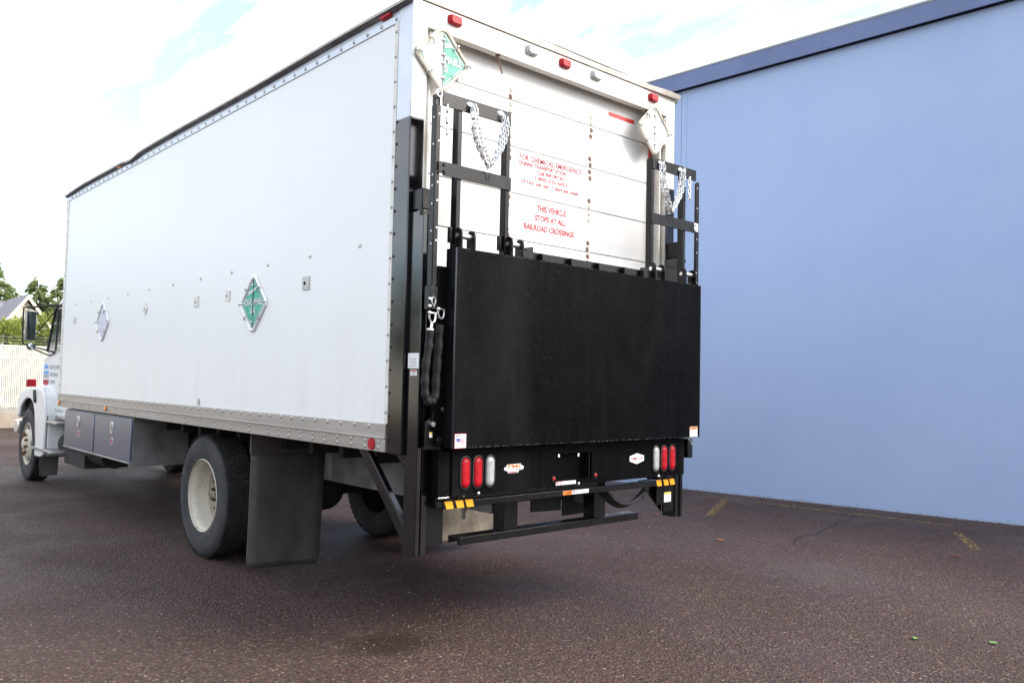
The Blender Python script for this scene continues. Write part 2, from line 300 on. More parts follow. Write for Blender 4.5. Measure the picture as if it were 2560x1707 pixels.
def text_pts(st, bold=0):
    cu = bpy.data.curves.new('t', 'FONT'); cu.body = st; cu.size = 1; cu.offset = bold; cu.resolution_u = 3
    o = bpy.data.objects.new('t', cu); me = bpy.data.meshes.new_from_object(o)
    vs = [v.co.copy() for v in me.vertices]; fs = [tuple(p.vertices) for p in me.polygons]
    bpy.data.objects.remove(o); bpy.data.meshes.remove(me); bpy.data.curves.remove(cu); return vs, fs
CAP = max(v.y for v in text_pts('H')[0])
def text(mb, st, org, right, up, width, cap, bold=0):
    """flat lettering; org = left end of the baseline"""
    vs, fs = text_pts(st, bold); x0 = min(v.x for v in vs); x1 = max(v.x for v in vs)
    o, r, u = Vector(org), Vector(right), Vector(up)
    mb.add([o+r*((v.x-x0)/(x1-x0)*width)+u*(v.y/CAP*cap) for v in vs], fs); return mb

X, Y, Z = Vector((1, 0, 0)), Vector((0, 1, 0)), Vector((0, 0, 1))
# ================================================================== setting
g = MB().add([(-300, -300, 0), (300, -300, 0), (300, 500, 0), (-300, 500, 0)], [(0, 1, 2, 3)]).build('ground', 'asphalt', smooth=False)
tag(g, kind='structure')
def strip(name, pts, w, z, m):
    """a flat painted line along points"""
    mb = MB(); P = [Vector((x, y, 0)) for x, y in pts]; L = []
    for i, p in enumerate(P):
        d = (P[min(i+1, len(P)-1)]-P[max(i-1, 0)]).normalized(); q = Vector((-d.y, d.x, 0)); L.append((p, q))
    vs = []
    for p, q in L:
        ww = w(p) if callable(w) else w
        vs += [(p.x-q.x*ww/2, p.y-q.y*ww/2, z), (p.x+q.x*ww/2, p.y+q.y*ww/2, z)]
    mb.add(vs, [(2*i, 2*i+2, 2*i+3, 2*i+1) for i in range(len(P)-1)])
    return tag(mb.build(name, m, smooth=False), kind='structure')
strip('parking_line', [(7.02, 2.95), (7.2, 1.55), (7.41, -.2)], .085, .004, 'lot')
strip('parking_line', [(7.04, 2.55), (6.35, 2.2), (5.62, 1.83)], .10, .005, 'lot')
strip('parking_line', [(6.92, -.42), (6.08, -.88)], .10, .004, 'lot')
strip('parking_line', [(6.6, 5.6), (6.0, 5.3), (4.9, 4.8)], .10, .004, 'lot')
random.seed(3)
strip('pavement_crack', [(7.25+.0-.24*i+random.uniform(-.02, .02), .83-.045*i+random.uniform(-.05, .05)) for i in range(11)], .02, .004, 'crack')

# loose chips of stone on the surface
rs_ = random.Random(17); gm = MB()
for i in range(9000):
    if i < 6500: x, y = rs_.uniform(-2.6, 5.0), rs_.uniform(-3.0, 3.4)
    else: x, y = rs_.uniform(-3, 7.2), rs_.uniform(-3, 9)
    r = rs_.choice((.003, .004, .004, .005, .0065)); q = rs_.uniform(0, 6); b = [(x+r*rs_.uniform(.8, 1.3)*math.cos(q+k*1.257), y+r*rs_.uniform(.8, 1.3)*math.sin(q+k*1.257), 0) for k in range(5)]
    gm.add(b+[(x+r*rs_.uniform(-.3, .3), y+r*rs_.uniform(-.3, .3), r*rs_.uniform(.7, 1.1))], [(k, (k+1) % 5, 5) for k in range(5)])
for i in range(900):      # grit swept against the foot of the wall
    t = rs_.uniform(-2.5, 5.5); o_ = abs(rs_.gauss(0, .07))+.004; q = Vector((7.451, 3.554, 0))+Vector((.15572, -.98780, 0))*t+Vector((-.98780, -.15572, 0))*o_; r = rs_.choice((.006, .008, .011, .015))
    a = rs_.uniform(0, 6); gm.add([(q.x+r*math.cos(a+k*1.257), q.y+r*math.sin(a+k*1.257), 0) for k in range(5)]+[(q.x, q.y, r*rs_.uniform(.5, 1.2))], [(k, (k+1) % 5, 5) for k in range(5)])
gv = NG('stone_chip'); gi = gv.n.new('ShaderNodeNewGeometry')
MT['chip'] = gv.set(Base_Color=gv.ramp(gi.outputs['Random Per Island'], [(0, (.05, .038, .034)), (.25, (.12, .07, .05)), (.5, (.12, .088, .07)), (.7, (.07, .062, .062)), (.9, (.17, .145, .12)), (1, (.25, .23, .20))]), Roughness=.7)
tag(gm.build('stone_chips', 'chip', smooth=False), 'loose stone chips scattered over the reddish asphalt', 'gravel', kind='stuff')
# ---- blue building on the right, its wall a little askew to the truck
WA = Vector((7.451, 3.554, 0)); wd = Vector((.15572, -.98780, 0)); wnv = Vector((-.98780, -.15572, 0))
bld = empty('building', WA, math.atan2(wd.y, wd.x)); tag(bld, 'pale blue painted building with darker blue metal fascia beside the truck', 'building')
# local axes: +x along the wall towards the camera, -y out of the wall towards the truck
S0, S1 = -9.0, 9.5
def hb(s): return 5.945+.0455*(s+.118)
w = MB().prism([(-.085, 0, -.2), (S1, 0, -.2), (S1, 0, hb(S1)), (-.085, 0, hb(-.085))], (0, .3, 0)).build('wall', 'wall', bld, smooth=False)
MB().prism([(S0, 0.004, -.2), (-.093, 0.004, -.2), (-.093, 0.004, hb(-.093)), (S0, 0.004, hb(S0))], (0, .3, 0)).build('wall', 'wall', bld, smooth=False)
MB().prism([(S0, .3, -.2), (S1, .3, -.2), (S1, .3, hb(S1)), (S0, .3, hb(S0))], (0, 9, 0)).build('rear_block', 'wall', bld, smooth=False)
MB().box(-.010, .0, -.004, .02, 0, hb(0)-.01).build('corner_bead', 'wall', bld)
MB().prism([(S0-.1, -.10, hb(S0)-.002), (S1, -.10, hb(S1)-.002), (S1, -.10, hb(S1)+.245), (S0-.1, -.10, hb(S0)+.245)], (0, .012, 0)).build('fascia', 'fascia', bld, smooth=False)
MB().prism([(S0-.1, -.088, hb(S0)+.02), (S1, -.088, hb(S1)+.02), (S1, -.088, hb(S1)+.035), (S0-.1, -.088, hb(S0)+.035)], (0, .088, 0)).build('soffit', 'fascia', bld, smooth=False)
MB().prism([(S0-.1, -.106, hb(S0)+.235), (S1, -.106, hb(S1)+.235), (S1, -.106, hb(S1)+.262), (S0-.1, -.106, hb(S0)+.262)], (0, 9.4, 0)).build('roof', 'roofm', bld, smooth=False)
sm = MB().dome((0, 0, 0), (0, -1, 0), .008, .005, 8, 2).mesh('screw', 'fascia')
for i in range(24):
    s = -4+i*.55; inst(sm, 'screw', bld, (s, -.1, hb(s)+.04+.03*(i % 2)))

# ---- far fence on a low concrete wall
FY = 21.5
cw = MB().box(-34, 14, FY+.02, FY+.27, -.3, .45).build('concrete_wall', 'conc', bevel=.015); tag(cw, 'low weathered concrete wall under the ivory slatted fence', 'wall')
fn = empty('slatted_fence', (-14, FY+.14, .45)); tag(fn, 'ivory privacy slat fence with barbed wire beyond the truck cab', 'fence')
sl = MB().box(-.016, .016, -.004, .004, .07, 1.735).mesh('slat', 'slat', False)
vis0, vis1 = 13.0, 18.6           # fence stretch in the photograph, metres along the fence
rest = MB()
for i in range(1080):
    x = .03+(i-450)*.0445
    if vis0 < x < vis1: inst(sl, 'slat', fn, (x, random.uniform(-.004, .004), random.uniform(-.012, .012)))
    else: rest.box(x-.016, x+.016, -.004, .004, .07, 1.735)
tag(rest.build('slat_rows', 'slat', fn, smooth=False), kind='stuff')
MB().box(-20, 28, -.014, -.006, 1.40, 1.45).build('slat_lock_strip', 'slat', fn)
mesh_w = MB()                         # wire mesh seen below the slats
for i in range(300):
    x = 11+i*.03
    mesh_w.tube([(x, -.012, .0), (x+.04, -.012, .055), (x, -.012, .1)], .0022, 4)
tag(mesh_w.build('wire_mesh', 'galv', fn), kind='stuff')
for z in (.03, 1.74): MB().cyl((-20, .02, z), (28, .02, z), .02, n=8).build('rail', 'galv', fn)
for i in range(16):
    x = -17.0+i*3
    p = MB().cyl((x, .03, -.45), (x, .03, 1.80), .03, n=10); p.tube([(x, .03, 1.80), (x, -.1, 2.02)], .012, 6); p.build('post', 'galv', fn)
for k in range(3):
    z = 1.83+.075*k; y = .02-.045*k; b = MB()
    pts = [(i*.5, y, z+.012*math.sin(i*1.3+k)) for i in range(57)]; b.tube(pts, .004, 4)
    for i in range(230):
        x = i*.12+.04*k; b.tube([(x, y-.015, z-.014), (x+.012, y+.015, z+.014)], .0035, 3)
    b.build('barbed_wire', 'galv', fn)

# ---- house behind the hedge
hs = empty('house', (4.0, 40, 0)); tag(hs, 'cream house with grey shingle roof behind the hedge', 'house')
def hp(v): return v
MB().box(-9, 2.3, .4, 6, 0, 2.6).build('wall', 'cream', hs, smooth=False)
# main roof, front slope in shingle courses
rid, eav = 4.88, 2.55
n = 22
courses = MB()
for i in range(n):
    a, b = i/n, (i+1)/n
    y0, z0 = -.2+3.2*a, eav+(rid-eav)*a; y1, z1 = -.2+3.2*b, eav+(rid-eav)*b
    courses.add([(-9.4, y0, z0+.03), (2.35, y0, z0+.03), (2.35, y1, z1), (-9.4, y1, z1), (-9.4, y0, z0-.05), (2.35, y0, z0-.05)], [(0, 1, 2, 3), (4, 5, 1, 0)])
rf = courses.build('roof', 'shingle', hs, smooth=False)
MB().prism([(-9.4, 3.0, rid-.02), (2.35, 3.0, rid-.02), (2.35, 6.2, eav), (-9.4, 6.2, eav)], (0, 0, .06)).build('roof', 'shingle', hs, smooth=False)
MB().box(-9.4, 2.35, 2.92, 3.08, rid-.02, rid+.05).build('ridge_cap', 'shingle', hs)
# cross gable that faces the yard
gx, gy = 2.05, -1.0
MB().prism([(gx-1.75, gy, 0), (gx+1.75, gy, 0), (gx+1.75, gy, 2.35), (gx, gy, 4.72), (gx-1.75, gy, 2.35)], (0, 4, 0)).build('gable_wall', 'cream', hs, smooth=False)
for s in (-1, 1):
    MB().prism([(gx+s*1.92, gy-.3, 2.15), (gx, gy-.3, 4.78), (gx, gy-.3, 4.98), (gx+s*1.92, gy-.3, 2.35)], (0, .06, 0)).build('rake_board', 'cream', hs, smooth=False)
    MB().prism([(gx+s*1.92, gy-.22, 2.36), (gx, gy-.22, 4.96), (gx, gy-.22, 5.02), (gx+s*1.92, gy-.22, 2.42)], (0, 4.3, 0)).build('roof', 'shingle', hs, smooth=False)

# ---- trees
def conifer(name, loc, h, rad, seed, label, n_leaf=5200, lean=0):
    rnd = random.Random(seed); root = empty(name, loc); tag(root, label, 'tree', 'conifers beyond the house')
    t = MB(); t.tube([(0, 0, 0), (lean*.4, 0, h*.45), (lean, 0, h*.98)], [.028*h*.6, .018*h*.6, .02], 8)
    cr = MB(); per = n_leaf
    nb = 70
    for b in range(nb):
        f = (b+rnd.random())/nb; z = h*(.12+.86*f); L = rad*((1-f)**.75)*rnd.uniform(.65, 1.15)+.18; a = rnd.uniform(0, 2*math.pi); lx = lean*f
        tip = Vector((lx+L*math.cos(a), L*math.sin(a), z+L*rnd.uniform(-.30, .05))); base = Vector((lx, 0, z+L*.05))
        t.tube([base, (base+tip)/2+Vector((0, 0, L*.06)), tip], [.035, .02, .008], 4)
        side = Vector((-math.sin(a), math.cos(a), 0))
        k = int(per/nb*(.35+1.3*(1-f)))
        for _ in range(k):
            q = rnd.uniform(.12, 1.04); p = base.lerp(tip, q)+Vector((0, 0, L*.06*math.sin(q*3.1)))
            w = L*.34*(1-q*.7); p += side*rnd.gauss(0, w*.55)+Vector((0, 0, rnd.gauss(-.10, .11)))
            s = rnd.uniform(.13, .27)*(h/8)**.5
            d = (tip-base).normalized()*.8+side*rnd.uniform(-.8, .8)+Vector((0, 0, rnd.uniform(-.7, .15))); d.normalize()
            e = d.cross(Vector((rnd.uniform(-1, 1), rnd.uniform(-1, 1), 1))).normalized()*s*.30
            cr.add([p-e, p+d*s*.6-e*.8, p+d*s*1.5, p+d*s*.6+e*.8, p+e], [(0, 1, 2, 3, 4)])
    t.build('trunk', 'bark', root); cr.build('crown', 'fir', root, smooth=False); return root
conifer('conifer', (6.1, 50, 0), 8.1, 3.0, 1, 'tallest conifer at the left edge, rising behind the house roof', 8000, .2)
conifer('conifer', (7.95, 52, 0), 6.4, 1.3, 2, 'small thin pointed conifer between the two larger ones above the roof', 3000)
conifer('conifer', (9.0, 51, 0), 7.0, 2.5, 3, 'broad conifer just left of the truck mirror arm, above the house gable', 7600)
conifer('conifer', (10.1, 49, 0), 7.2, 2.4, 4, 'conifer standing closest to the front edge of the truck box', 7600)
conifer('conifer', (9.8, 55, 0), 6.3, 2.8, 6, 'darker conifer behind the pair next to the truck box', 6000)
for i, (x, y, s_) in enumerate([(1.5, 46, 1.0), (-4, 49, 1.15), (-9, 44, 1.05), (-14, 47, 1.2), (-18, 42, 1.0), (-23, 44, 1.15), (-27, 38, 1.1), (-31, 34, 1.05), (-34, 28, 1.15), (-36, 22, 1.0), (-37, 15, 1.1), (-38, 8, 1.15), (-38, 1, 1.05), (-39, -6, 1.15)]+[(36*math.sin(R(a)), 36*math.cos(R(a)), .82+.08*(k % 3)) for k, a in enumerate(range(104, 262, 8))]):  # unseen ring added to darken reflections in the black paint and low horizon light
    src = [o for o in bpy.data.objects if o.name.startswith('conifer') and o.parent is None][(i*2) % 4]
    c_ = src.copy(); col.objects.link(c_); c_.location = (x, y, 0); c_.scale = (s_*1.25, s_*1.25, s_); c_.rotation_euler = (0, 0, i*1.3); tag(c_, 'conifer of the row that goes on round the lot outside the picture', 'tree', 'conifers outside the picture')
    for ch in src.children: d_ = ch.copy(); col.objects.link(d_); d_.parent = c_
def bush(loc, rx, rz, seed, label, n=5200):
    rnd = random.Random(seed); root = empty('bush', loc); tag(root, label, 'bush', 'bushes behind the fence')
    st = MB(); cr = MB(); cl = []
    for i in range(26):
        a = rnd.uniform(0, 2*math.pi); r = rx*math.sqrt(rnd.random())*.85; z = rz*rnd.uniform(.3, .92)
        c = Vector((r*math.cos(a), r*math.sin(a)*.7, z*(1-.25*(r/rx)**2))); cl.append((c, rnd.uniform(.25, .5)*rx*.7))
        st.tube([(r*.15*math.cos(a), r*.15*math.sin(a), 0), c*.6+Vector((0, 0, .1)), c], [.03, .02, .008], 5)
    for _ in range(n):
        c, r = rnd.choice(cl); v = Vector((rnd.gauss(0, 1), rnd.gauss(0, 1), rnd.gauss(0, 1))).normalized()*r*rnd.uniform(.6, 1.1); p = c+v
        s = rnd.uniform(.07, .14); d = (v.normalized()+Vector((rnd.uniform(-.8, .8), rnd.uniform(-.8, .8), rnd.uniform(-.3, .8)))).normalized(); e = d.cross(Vector((rnd.uniform(-1, 1), rnd.uniform(-1, 1), rnd.uniform(-1, 1)))).normalized()*s*.42
        cr.add([p, p+d*s*.5-e, p+d*s*1.3, p+d*s*.5+e], [(0, 1, 2, 3)])
    st.build('stem', 'bark', root); cr.build('foliage', 'bush', root, smooth=False)
bush((2.0, 24.2, 0), 1.15, 3.1, 11, 'low yellow green bush at the left edge behind the barbed wire', 9500)
bush((3.15, 24.6, 0), 1.15, 3.6, 12, 'tall yellow green bush behind the truck mirror and fence', 9500)
bush((4.1, 25.0, 0), 1.1, 3.3, 13, 'yellow green bush between the mirror strut and the truck cab', 9000)
# ---- fallen leaves
def leaf(loc, s, m, rz, label, grp):
    mb = MB()
    for k in range(3):
        a = rz+(k-1)*.55; d = Vector((math.cos(a), math.sin(a), 0)); e = Vector((-d.y, d.x, 0))*s*.2; L = s*(1 if k == 1 else .75)
        mb.add([(0, 0, .008), tuple(d*L*.5+e+Vector((0, 0, .015))), tuple(d*L+Vector((0, 0, .009))), tuple(d*L*.5-e+Vector((0, 0, .012)))], [(0, 1, 2, 3)])
    o = mb.build('fallen_leaf', m, smooth=False); o.location = (loc[0], loc[1], 0); tag(o, label, 'leaf', grp)
leaf((2.63, -1.70), .055, 'leafg', .3, 'small green leaf on the asphalt at lower right, left one of two', 'green leaves on the asphalt')
leaf((2.92, -2.03), .06, 'leafg', -.4, 'small green leaf on the asphalt nearest the lower right corner', 'green leaves on the asphalt')
for x, y, lb in [(7.33, 3.55, 'dead orange leaf at the foot of the blue wall, nearest the truck'), (7.46, 2.4, 'dead orange leaf at the foot of the blue wall, beyond the long yellow line'), (7.6, 1.75, 'dead orange leaf against the middle of the blue wall'), (5.2, 2.3, 'dead orange leaf on the asphalt just right of the truck column'), (5.6, -.9, 'dead orange leaf on the asphalt at the far right below the wall'), (4.4, .9, 'dead orange leaf on the open asphalt short of the pavement crack')]:
    leaf((x, y), random.uniform(.07, .11), 'leafo', random.uniform(0, 6), lb, 'dead leaves on the asphalt')
# ================================================================== the truck
T = empty('box_truck'); tag(T, 'white box truck with a black lift gate folded up at its rear', 'truck')
TW, TL = 2.44, 7.29
# ---- cargo box shell
sp = MB().box(.006, .03, .158, TL-.03, 1.255, 3.60).build('side_panel', 'frp', T, smooth=False)
MB().box(TW-.03, TW-.006, .158, TL-.03, 1.255, 3.60).build('side_panel', 'frp', T, smooth=False)
MB().box(.05, TW-.05, .12, TL-.05, 1.10, 1.24).build('floor', 'under', T, smooth=False)
nose = MB().pz([(.03, TL-.04), (.0, TL+.01), (.03, TL+.09), (.12, TL+.12), (TW-.12, TL+.12), (TW-.03, TL+.09), (TW, TL+.01), (TW-.03, TL-.04)], 1.11, 3.63).build('front_wall', 'whitew', T)
nc = MB().pz([(-.004, TL+.0), (.026, TL+.095), (.12, TL+.126), (.12, TL+.0)], 3.40, 3.635).build('corner_cap', 'toprail', T)
# front edge trim of the left side
ft = MB().box(-.001, .02, TL-.075, TL+.0, 1.104, 3.625).build('edge_trim', 'whitew', T, bevel=.003)
rv = MB().dome((0, 0, 0), (-1, 0, 0), .0115, .008, 8, 3).mesh('rivet', 'alud')
rvb = MB().dome((0, 0, 0), (-1, 0, 0), .013, .009, 9, 3).mesh('rivet', 'alud')
rvk = MB().dome((0, 0, 0), (-1, 0, 0), .0095, .007, 8, 3).mesh('rivet', 'blackm')
for i in range(15): inst(rv, 'rivet', ft, (-.001, TL-.05, 1.2+i*.165))
# roof sheet with a thin lip that droops over the top rail
def lipz(y):
    z = 3.690
    if 4.55 < y < 5.2: z -= .030*math.sin((y-4.55)/.65*math.pi)**2
    return z+.004*math.sin(y*2.1)-(.004 if y > 5.2 else 0)-(.03*max(0, y-6.6))
rs = MB(); ys = [.003+i*(TL+.012)/60 for i in range(61)]
prof = lambda y: [(-.034, lipz(y)-.012), (-.036, lipz(y)+.004), (.05, 3.735), (.6, 3.755), (1.22, 3.76), (1.84, 3.755), (TW-.05, 3.735), (TW+.036, 3.698), (TW+.034, 3.682)]
vs = []; fs = []
for i, y in enumerate(ys):
    p = prof(y); vs += [(a, y, b) for a, b in p]
    if i:
        k = len(p)
        for j in range(k-1): fs.append(((i-1)*k+j, i*k+j, i*k+j+1, (i-1)*k+j+1))
rs.add(vs, fs)
roof = rs.build('roof', 'roofw', T)
ru = MB(); vs = []; fs = []
for i, y in enumerate(ys):
    vs += [(-.033, y, lipz(y)-.013), (-.001, y, lipz(y)-.024), (-.001, y, lipz(y)-.002)]
    if i: fs += [((i-1)*3, i*3, i*3+1, (i-1)*3+1), ((i-1)*3+1, i*3+1, i*3+2, (i-1)*3+2)]
ru.add(vs, fs); ru.build('roof_seal', 'roof', roof)
# top rail with rivets
tr = MB(); tr.prism([(-.002, .13, 3.598), (-.002, .13, 3.640), (.006, .13, 3.652), (.006, .13, 3.70), (.05, .13, 3.70), (.05, .13, 3.598)], (0, TL-.15, 0)); tr = tr.build('top_rail', 'toprail', T, smooth=False)
for i in range(45): inst(rvb, 'rivet', tr, (-.002, .165+i*.157, 3.619))
MB().box(TW-.05, TW+.002, .13, TL-.02, 3.598, 3.70).build('top_rail', 'toprail', T, smooth=False)
# bottom rail: two flat bands and a ridge
br = MB(); br.prism([(0, .155, 1.262), (-.005, .155, 1.258), (-.005, .155, 1.187), (-.013, .155, 1.183), (-.013, .155, 1.176), (-.003, .155, 1.172), (-.003, .155, 1.101), (.06, .155, 1.101), (.06, .155, 1.262)][::1], (0, TL-.155+.0, 0))
br = br.build('bottom_rail', 'rail', T, smooth=False)
for i in range(44): inst(rvb, 'rivet', br, (-.005, .327+i*.16, 1.243))
lo = [.222, .362, .521, .684, .842, .998, 1.16, 1.321, 1.476, 1.632]+[1.942+.312*i for i in range(17)]
for y in lo:
    for z in (1.158, 1.124): inst(rv, 'rivet', br, (-.003, y, z))
MB().prism([(TW, .155, 1.262), (TW+.005, .155, 1.18), (TW+.003, .155, 1.101), (TW-.06, .155, 1.101), (TW-.06, .155, 1.262)], (0, TL-.155, 0)).build('bottom_rail', 'rail', T, smooth=False)
rr = MB(); rr.cyl((-.003, .295, 1.140), (-.011, .295, 1.140), .036, .033, 24); rr.build('reflector', 'red', br)
for y in (5.377, 7.215):
    o = MB().box(-.018, -.003, y-.03, y+.03, 1.125, 1.17).build('marker_light', 'orange', br, bevel=.006)
# round maker emblem low on the panel
em = MB(); em.tube([(.004, 2.924+.022*math.cos(a*.5236), 1.293+.030*math.sin(a*.5236)) for a in range(12)], .0022, 4, True); em.box(.003, .005, 2.914, 2.934, 1.286, 1.291); em.box(.003, .005, 2.914, 2.934, 1.296, 1.301); em.build('emblem', 'gprint', sp)
# vertical strip of bolts at the rear edge of the side panel
es = MB().box(-.002, .02, .143, .175, 1.262, 3.597).build('edge_trim', 'whitew', T)
for i in range(16): inst(rv, 'rivet', es, (-.002, .160, 1.33+i*.1475))
# dome bolts, latch plates on the left panel
bump = MB().dome((0, 0, 0), (-1, 0, 0), .017, .009, 12, 3).mesh('dome_bolt', 'whitew')
for i in range(11): inst(bump, 'dome_bolt', sp, (.006, .505+i*.6215, 2.325-.0022*i))
for y, dz, rot, m in ((6.743, 2.123, .1, 'whitew'), (4.313, 2.133, R(45), 'whitew'), (3.057, 2.128, -.1, 'whitew'), (2.426, 2.139, .12, 'whitew'), (1.165, 2.144, .0, 'alud')):
    h = .047 if m == 'whitew' else .05
    pts = [(.004, y+math.cos(rot+a)*h*1.3, dz+math.sin(rot+a)*h*1.3) for a in (.785, 2.356, 3.927, 5.498)]
    mb = MB().prism(pts, (-.005, 0, 0)); o = mb.build('latch_plate', m, sp, bevel=.001)
    o2 = MB().dome((-.001, y+.012, dz), (-1, 0, 0), .013, .008, 8, 3).build('latch_knob', 'alud' if m == 'whitew' else 'blackm', sp)
# ---- left and right corner posts
def mx(mb, flip):
    if flip: mb.v = [(TW-a, b, c) for a, b, c in mb.v]; mb.f = [f[::-1] for f in mb.f]
    return mb
for fl in (0, 1):
    mx(MB().box(0, .10, 0, .142, 3.005, 3.70), fl).build('corner_post', 'whitew' if fl else 'toprail', T, bevel=.006)
    mx(MB().box(.004, .104, -.002, .004, 3.008, 3.69), fl).build('post_face', 'whitew', T)
    mx(MB().box(.002, .10, .002, .12, 1.10, 3.005), fl).build('corner_post', 'whitew', T)
    pc = mx(MB().box(-.004, .096, -.006, .138, 1.095, 3.005), fl).build('post_cover', 'black', T, bevel=.006)
    if not fl:
        for i in range(15): inst(rvk, 'rivet', pc, (-.004, .124, 1.18+i*.13))
    dt = mx(MB().box(.112, .138, .035, .115, 1.24, 3.55).box(.138, .150, .02, .04, 1.24, 3.55), fl).build('door_track', 'whitew', T)
    mx(MB().box(.160, .186, .0965, .0985, 2.98, 3.33), fl).build('reflective_tape', 'redt', T)
cs = MB().box(-.003, .0, .016, .10, 3.60, 3.62)
# ---- header above the roll door
hd = MB().box(.10, TW-.10, .0, .055, 3.553, 3.70).build('door_header', 'whitew', T, bevel=.004)
MB().box(.10, TW-.10, .055, .5, 3.66, 3.70).build('header_shelf', 'under', T)
gut = MB(); vs = []; fs = []
for i in range(41):
    x = -.01+i*(TW+.02)/40; droop = .012*math.sin(x*1.9)-.010*math.sin(x*5.3); cl = max(0, x-2.05)/.4
    vs += [(x, .004, 3.702), (x, -.010-.03*cl, 3.702-.004*cl), (x, -.014-.04*cl, 3.733+droop*.5+.010*cl*math.sin(x*9)), (x, .0, 3.745+droop*.4), (x, .05, 3.750)]
    if i:
        for j in range(4): fs.append(((i-1)*5+j, (i-1)*5+j+1, i*5+j+1, i*5+j))
gut.add(vs, fs); gut.build('roof_edge', 'roofw', T)
# marker lights on the header
def marker(x, z, m, wd_=.05, h=.030, parent=hd):
    b = MB(); pr = [(.0, 1.0), (.018, .92), (.030, .72)]; n = 24; vs = []; fs = []
    for k, (d, sc_) in enumerate(pr):
        for i in range(n):
            t = 2*math.pi*i/n; c_, s_ = math.cos(t), math.sin(t); e = .45
            vs.append((x+math.copysign(abs(c_)**e, c_)*wd_*sc_, -d-.001, z+math.copysign(abs(s_)**e, s_)*h*sc_))
    for k in range(2):
        for i in range(n): fs.append((k*n+i, k*n+(i+1) % n, (k+1)*n+(i+1) % n, (k+1)*n+i))
    fs.append(tuple(range(2*n, 3*n))); b.add(vs, fs); return b.build('marker_light', m, parent)
for x, m in ((.296, 'red'), (.923, 'clear'), (1.229, 'red'), (1.538, 'clear'), (2.167, 'red')): marker(x, 3.648, m)
for y, m in ((.27, 'red'), (5.26, 'orange')):
    MB().box(-.022, .006, y-.055, y+.055, 3.652, 3.686).build('marker_light', m, tr, bevel=.008)
# hooks under the header
for x in (.66, 2.13): MB().tube([(x, .02, 3.553), (x+.01, .015, 3.50), (x+.03, .01, 3.44)], .005, 6).dome((x, .02, 3.553), (0, 0, -1), .018, .012, 8, 2).build('pull_strap', 'rust', T)
# ---- roll-up door
rd = MB().box(.16, TW-.16, .118, .135, 1.24, 3.66).build('roll_up_door', 'seam', T, smooth=False)
DY = .1
panel = MB().box(-(TW-.34)/2, (TW-.34)/2, 0, .018, -.1472, .1472)
pm = panel.mesh('door_panel', 'door', False)
tops = [3.335-.30*k for k in range(-1, 7)]
for zt in tops:
    o = inst(pm, 'door_panel', rd, (TW/2, DY, zt-.15)); b = o.modifiers.new('bevel', 'BEVEL'); b.width = .004; b.segments = 2
bd = MB().dome((0, 0, 0), (0, -1, 0), .0185, .006, 12, 2)
b1, b2 = bd.mesh('hinge_bolt', 'bolt_rust'), bd.mesh('hinge_bolt', 'bolt_grey')
for xc in (.845, 1.612):
    for k, zt in enumerate(tops[1:6]):
        for j, dz in enumerate((.064, .021, -.030, -.075)):
            rusty = (k*4+j) in ((2, 3, 4, 7, 8, 12, 13, 16, 17, 18) if xc > 1 else (1, 6, 7, 9, 10, 13, 15)) or (xc > 1 and k == 1 and j < 3) or (xc > 1 and k == 3)
            inst(b1 if rusty else b2, 'hinge_bolt', rd, (xc+random.uniform(-.004, .004)-(k*.005 if xc > 1 else 0), DY, zt+dz))
# lettering on the door
def lines(name, rows, m, parent, y, bold):
    for st, x0, x1, zb, cap in rows: text(MB(), st, (x0, y, zb), X, Z, x1-x0, cap, bold).build(name, m, parent, smooth=False)
lines('lettering', [('FOR CHEMICAL EMERGENCY', .934, 1.525, 2.968, .034)], 'redf', rd, DY-.002, .014)
lines('lettering', [('DURING TRANSPORTATION', .933, 1.365, 2.932, .025), ('Call INFORTAC', 1.103, 1.355, 2.893, .025), ('1-800-535-5053', 1.075, 1.381, 2.855, .024), ('24 Hrs. per day, 7 days per week', .951, 1.501, 2.816, .024)], 'redf', rd, DY-.002, .018)
MB().box(.965, 1.483, DY-.002, DY, 2.497, 2.712).build('notice_sheet', 'whitew', rd)
lines('lettering', [('THIS VEHICLE', 1.097, 1.372, 2.651, .037), ('STOPS AT ALL', 1.082, 1.371, 2.585, .036), ('RAILROAD CROSSINGS', .982, 1.453, 2.518, .036)], 'redp', rd, DY-.004, .022)
MB().box(1.795, 2.080, DY-.002, DY, 3.453, 3.482).build('reflective_tape', 'redt', rd)
MB().box(2.080, 2.112, DY-.002, DY, 3.453, 3.482).build('reflective_tape', 'alu', rd)
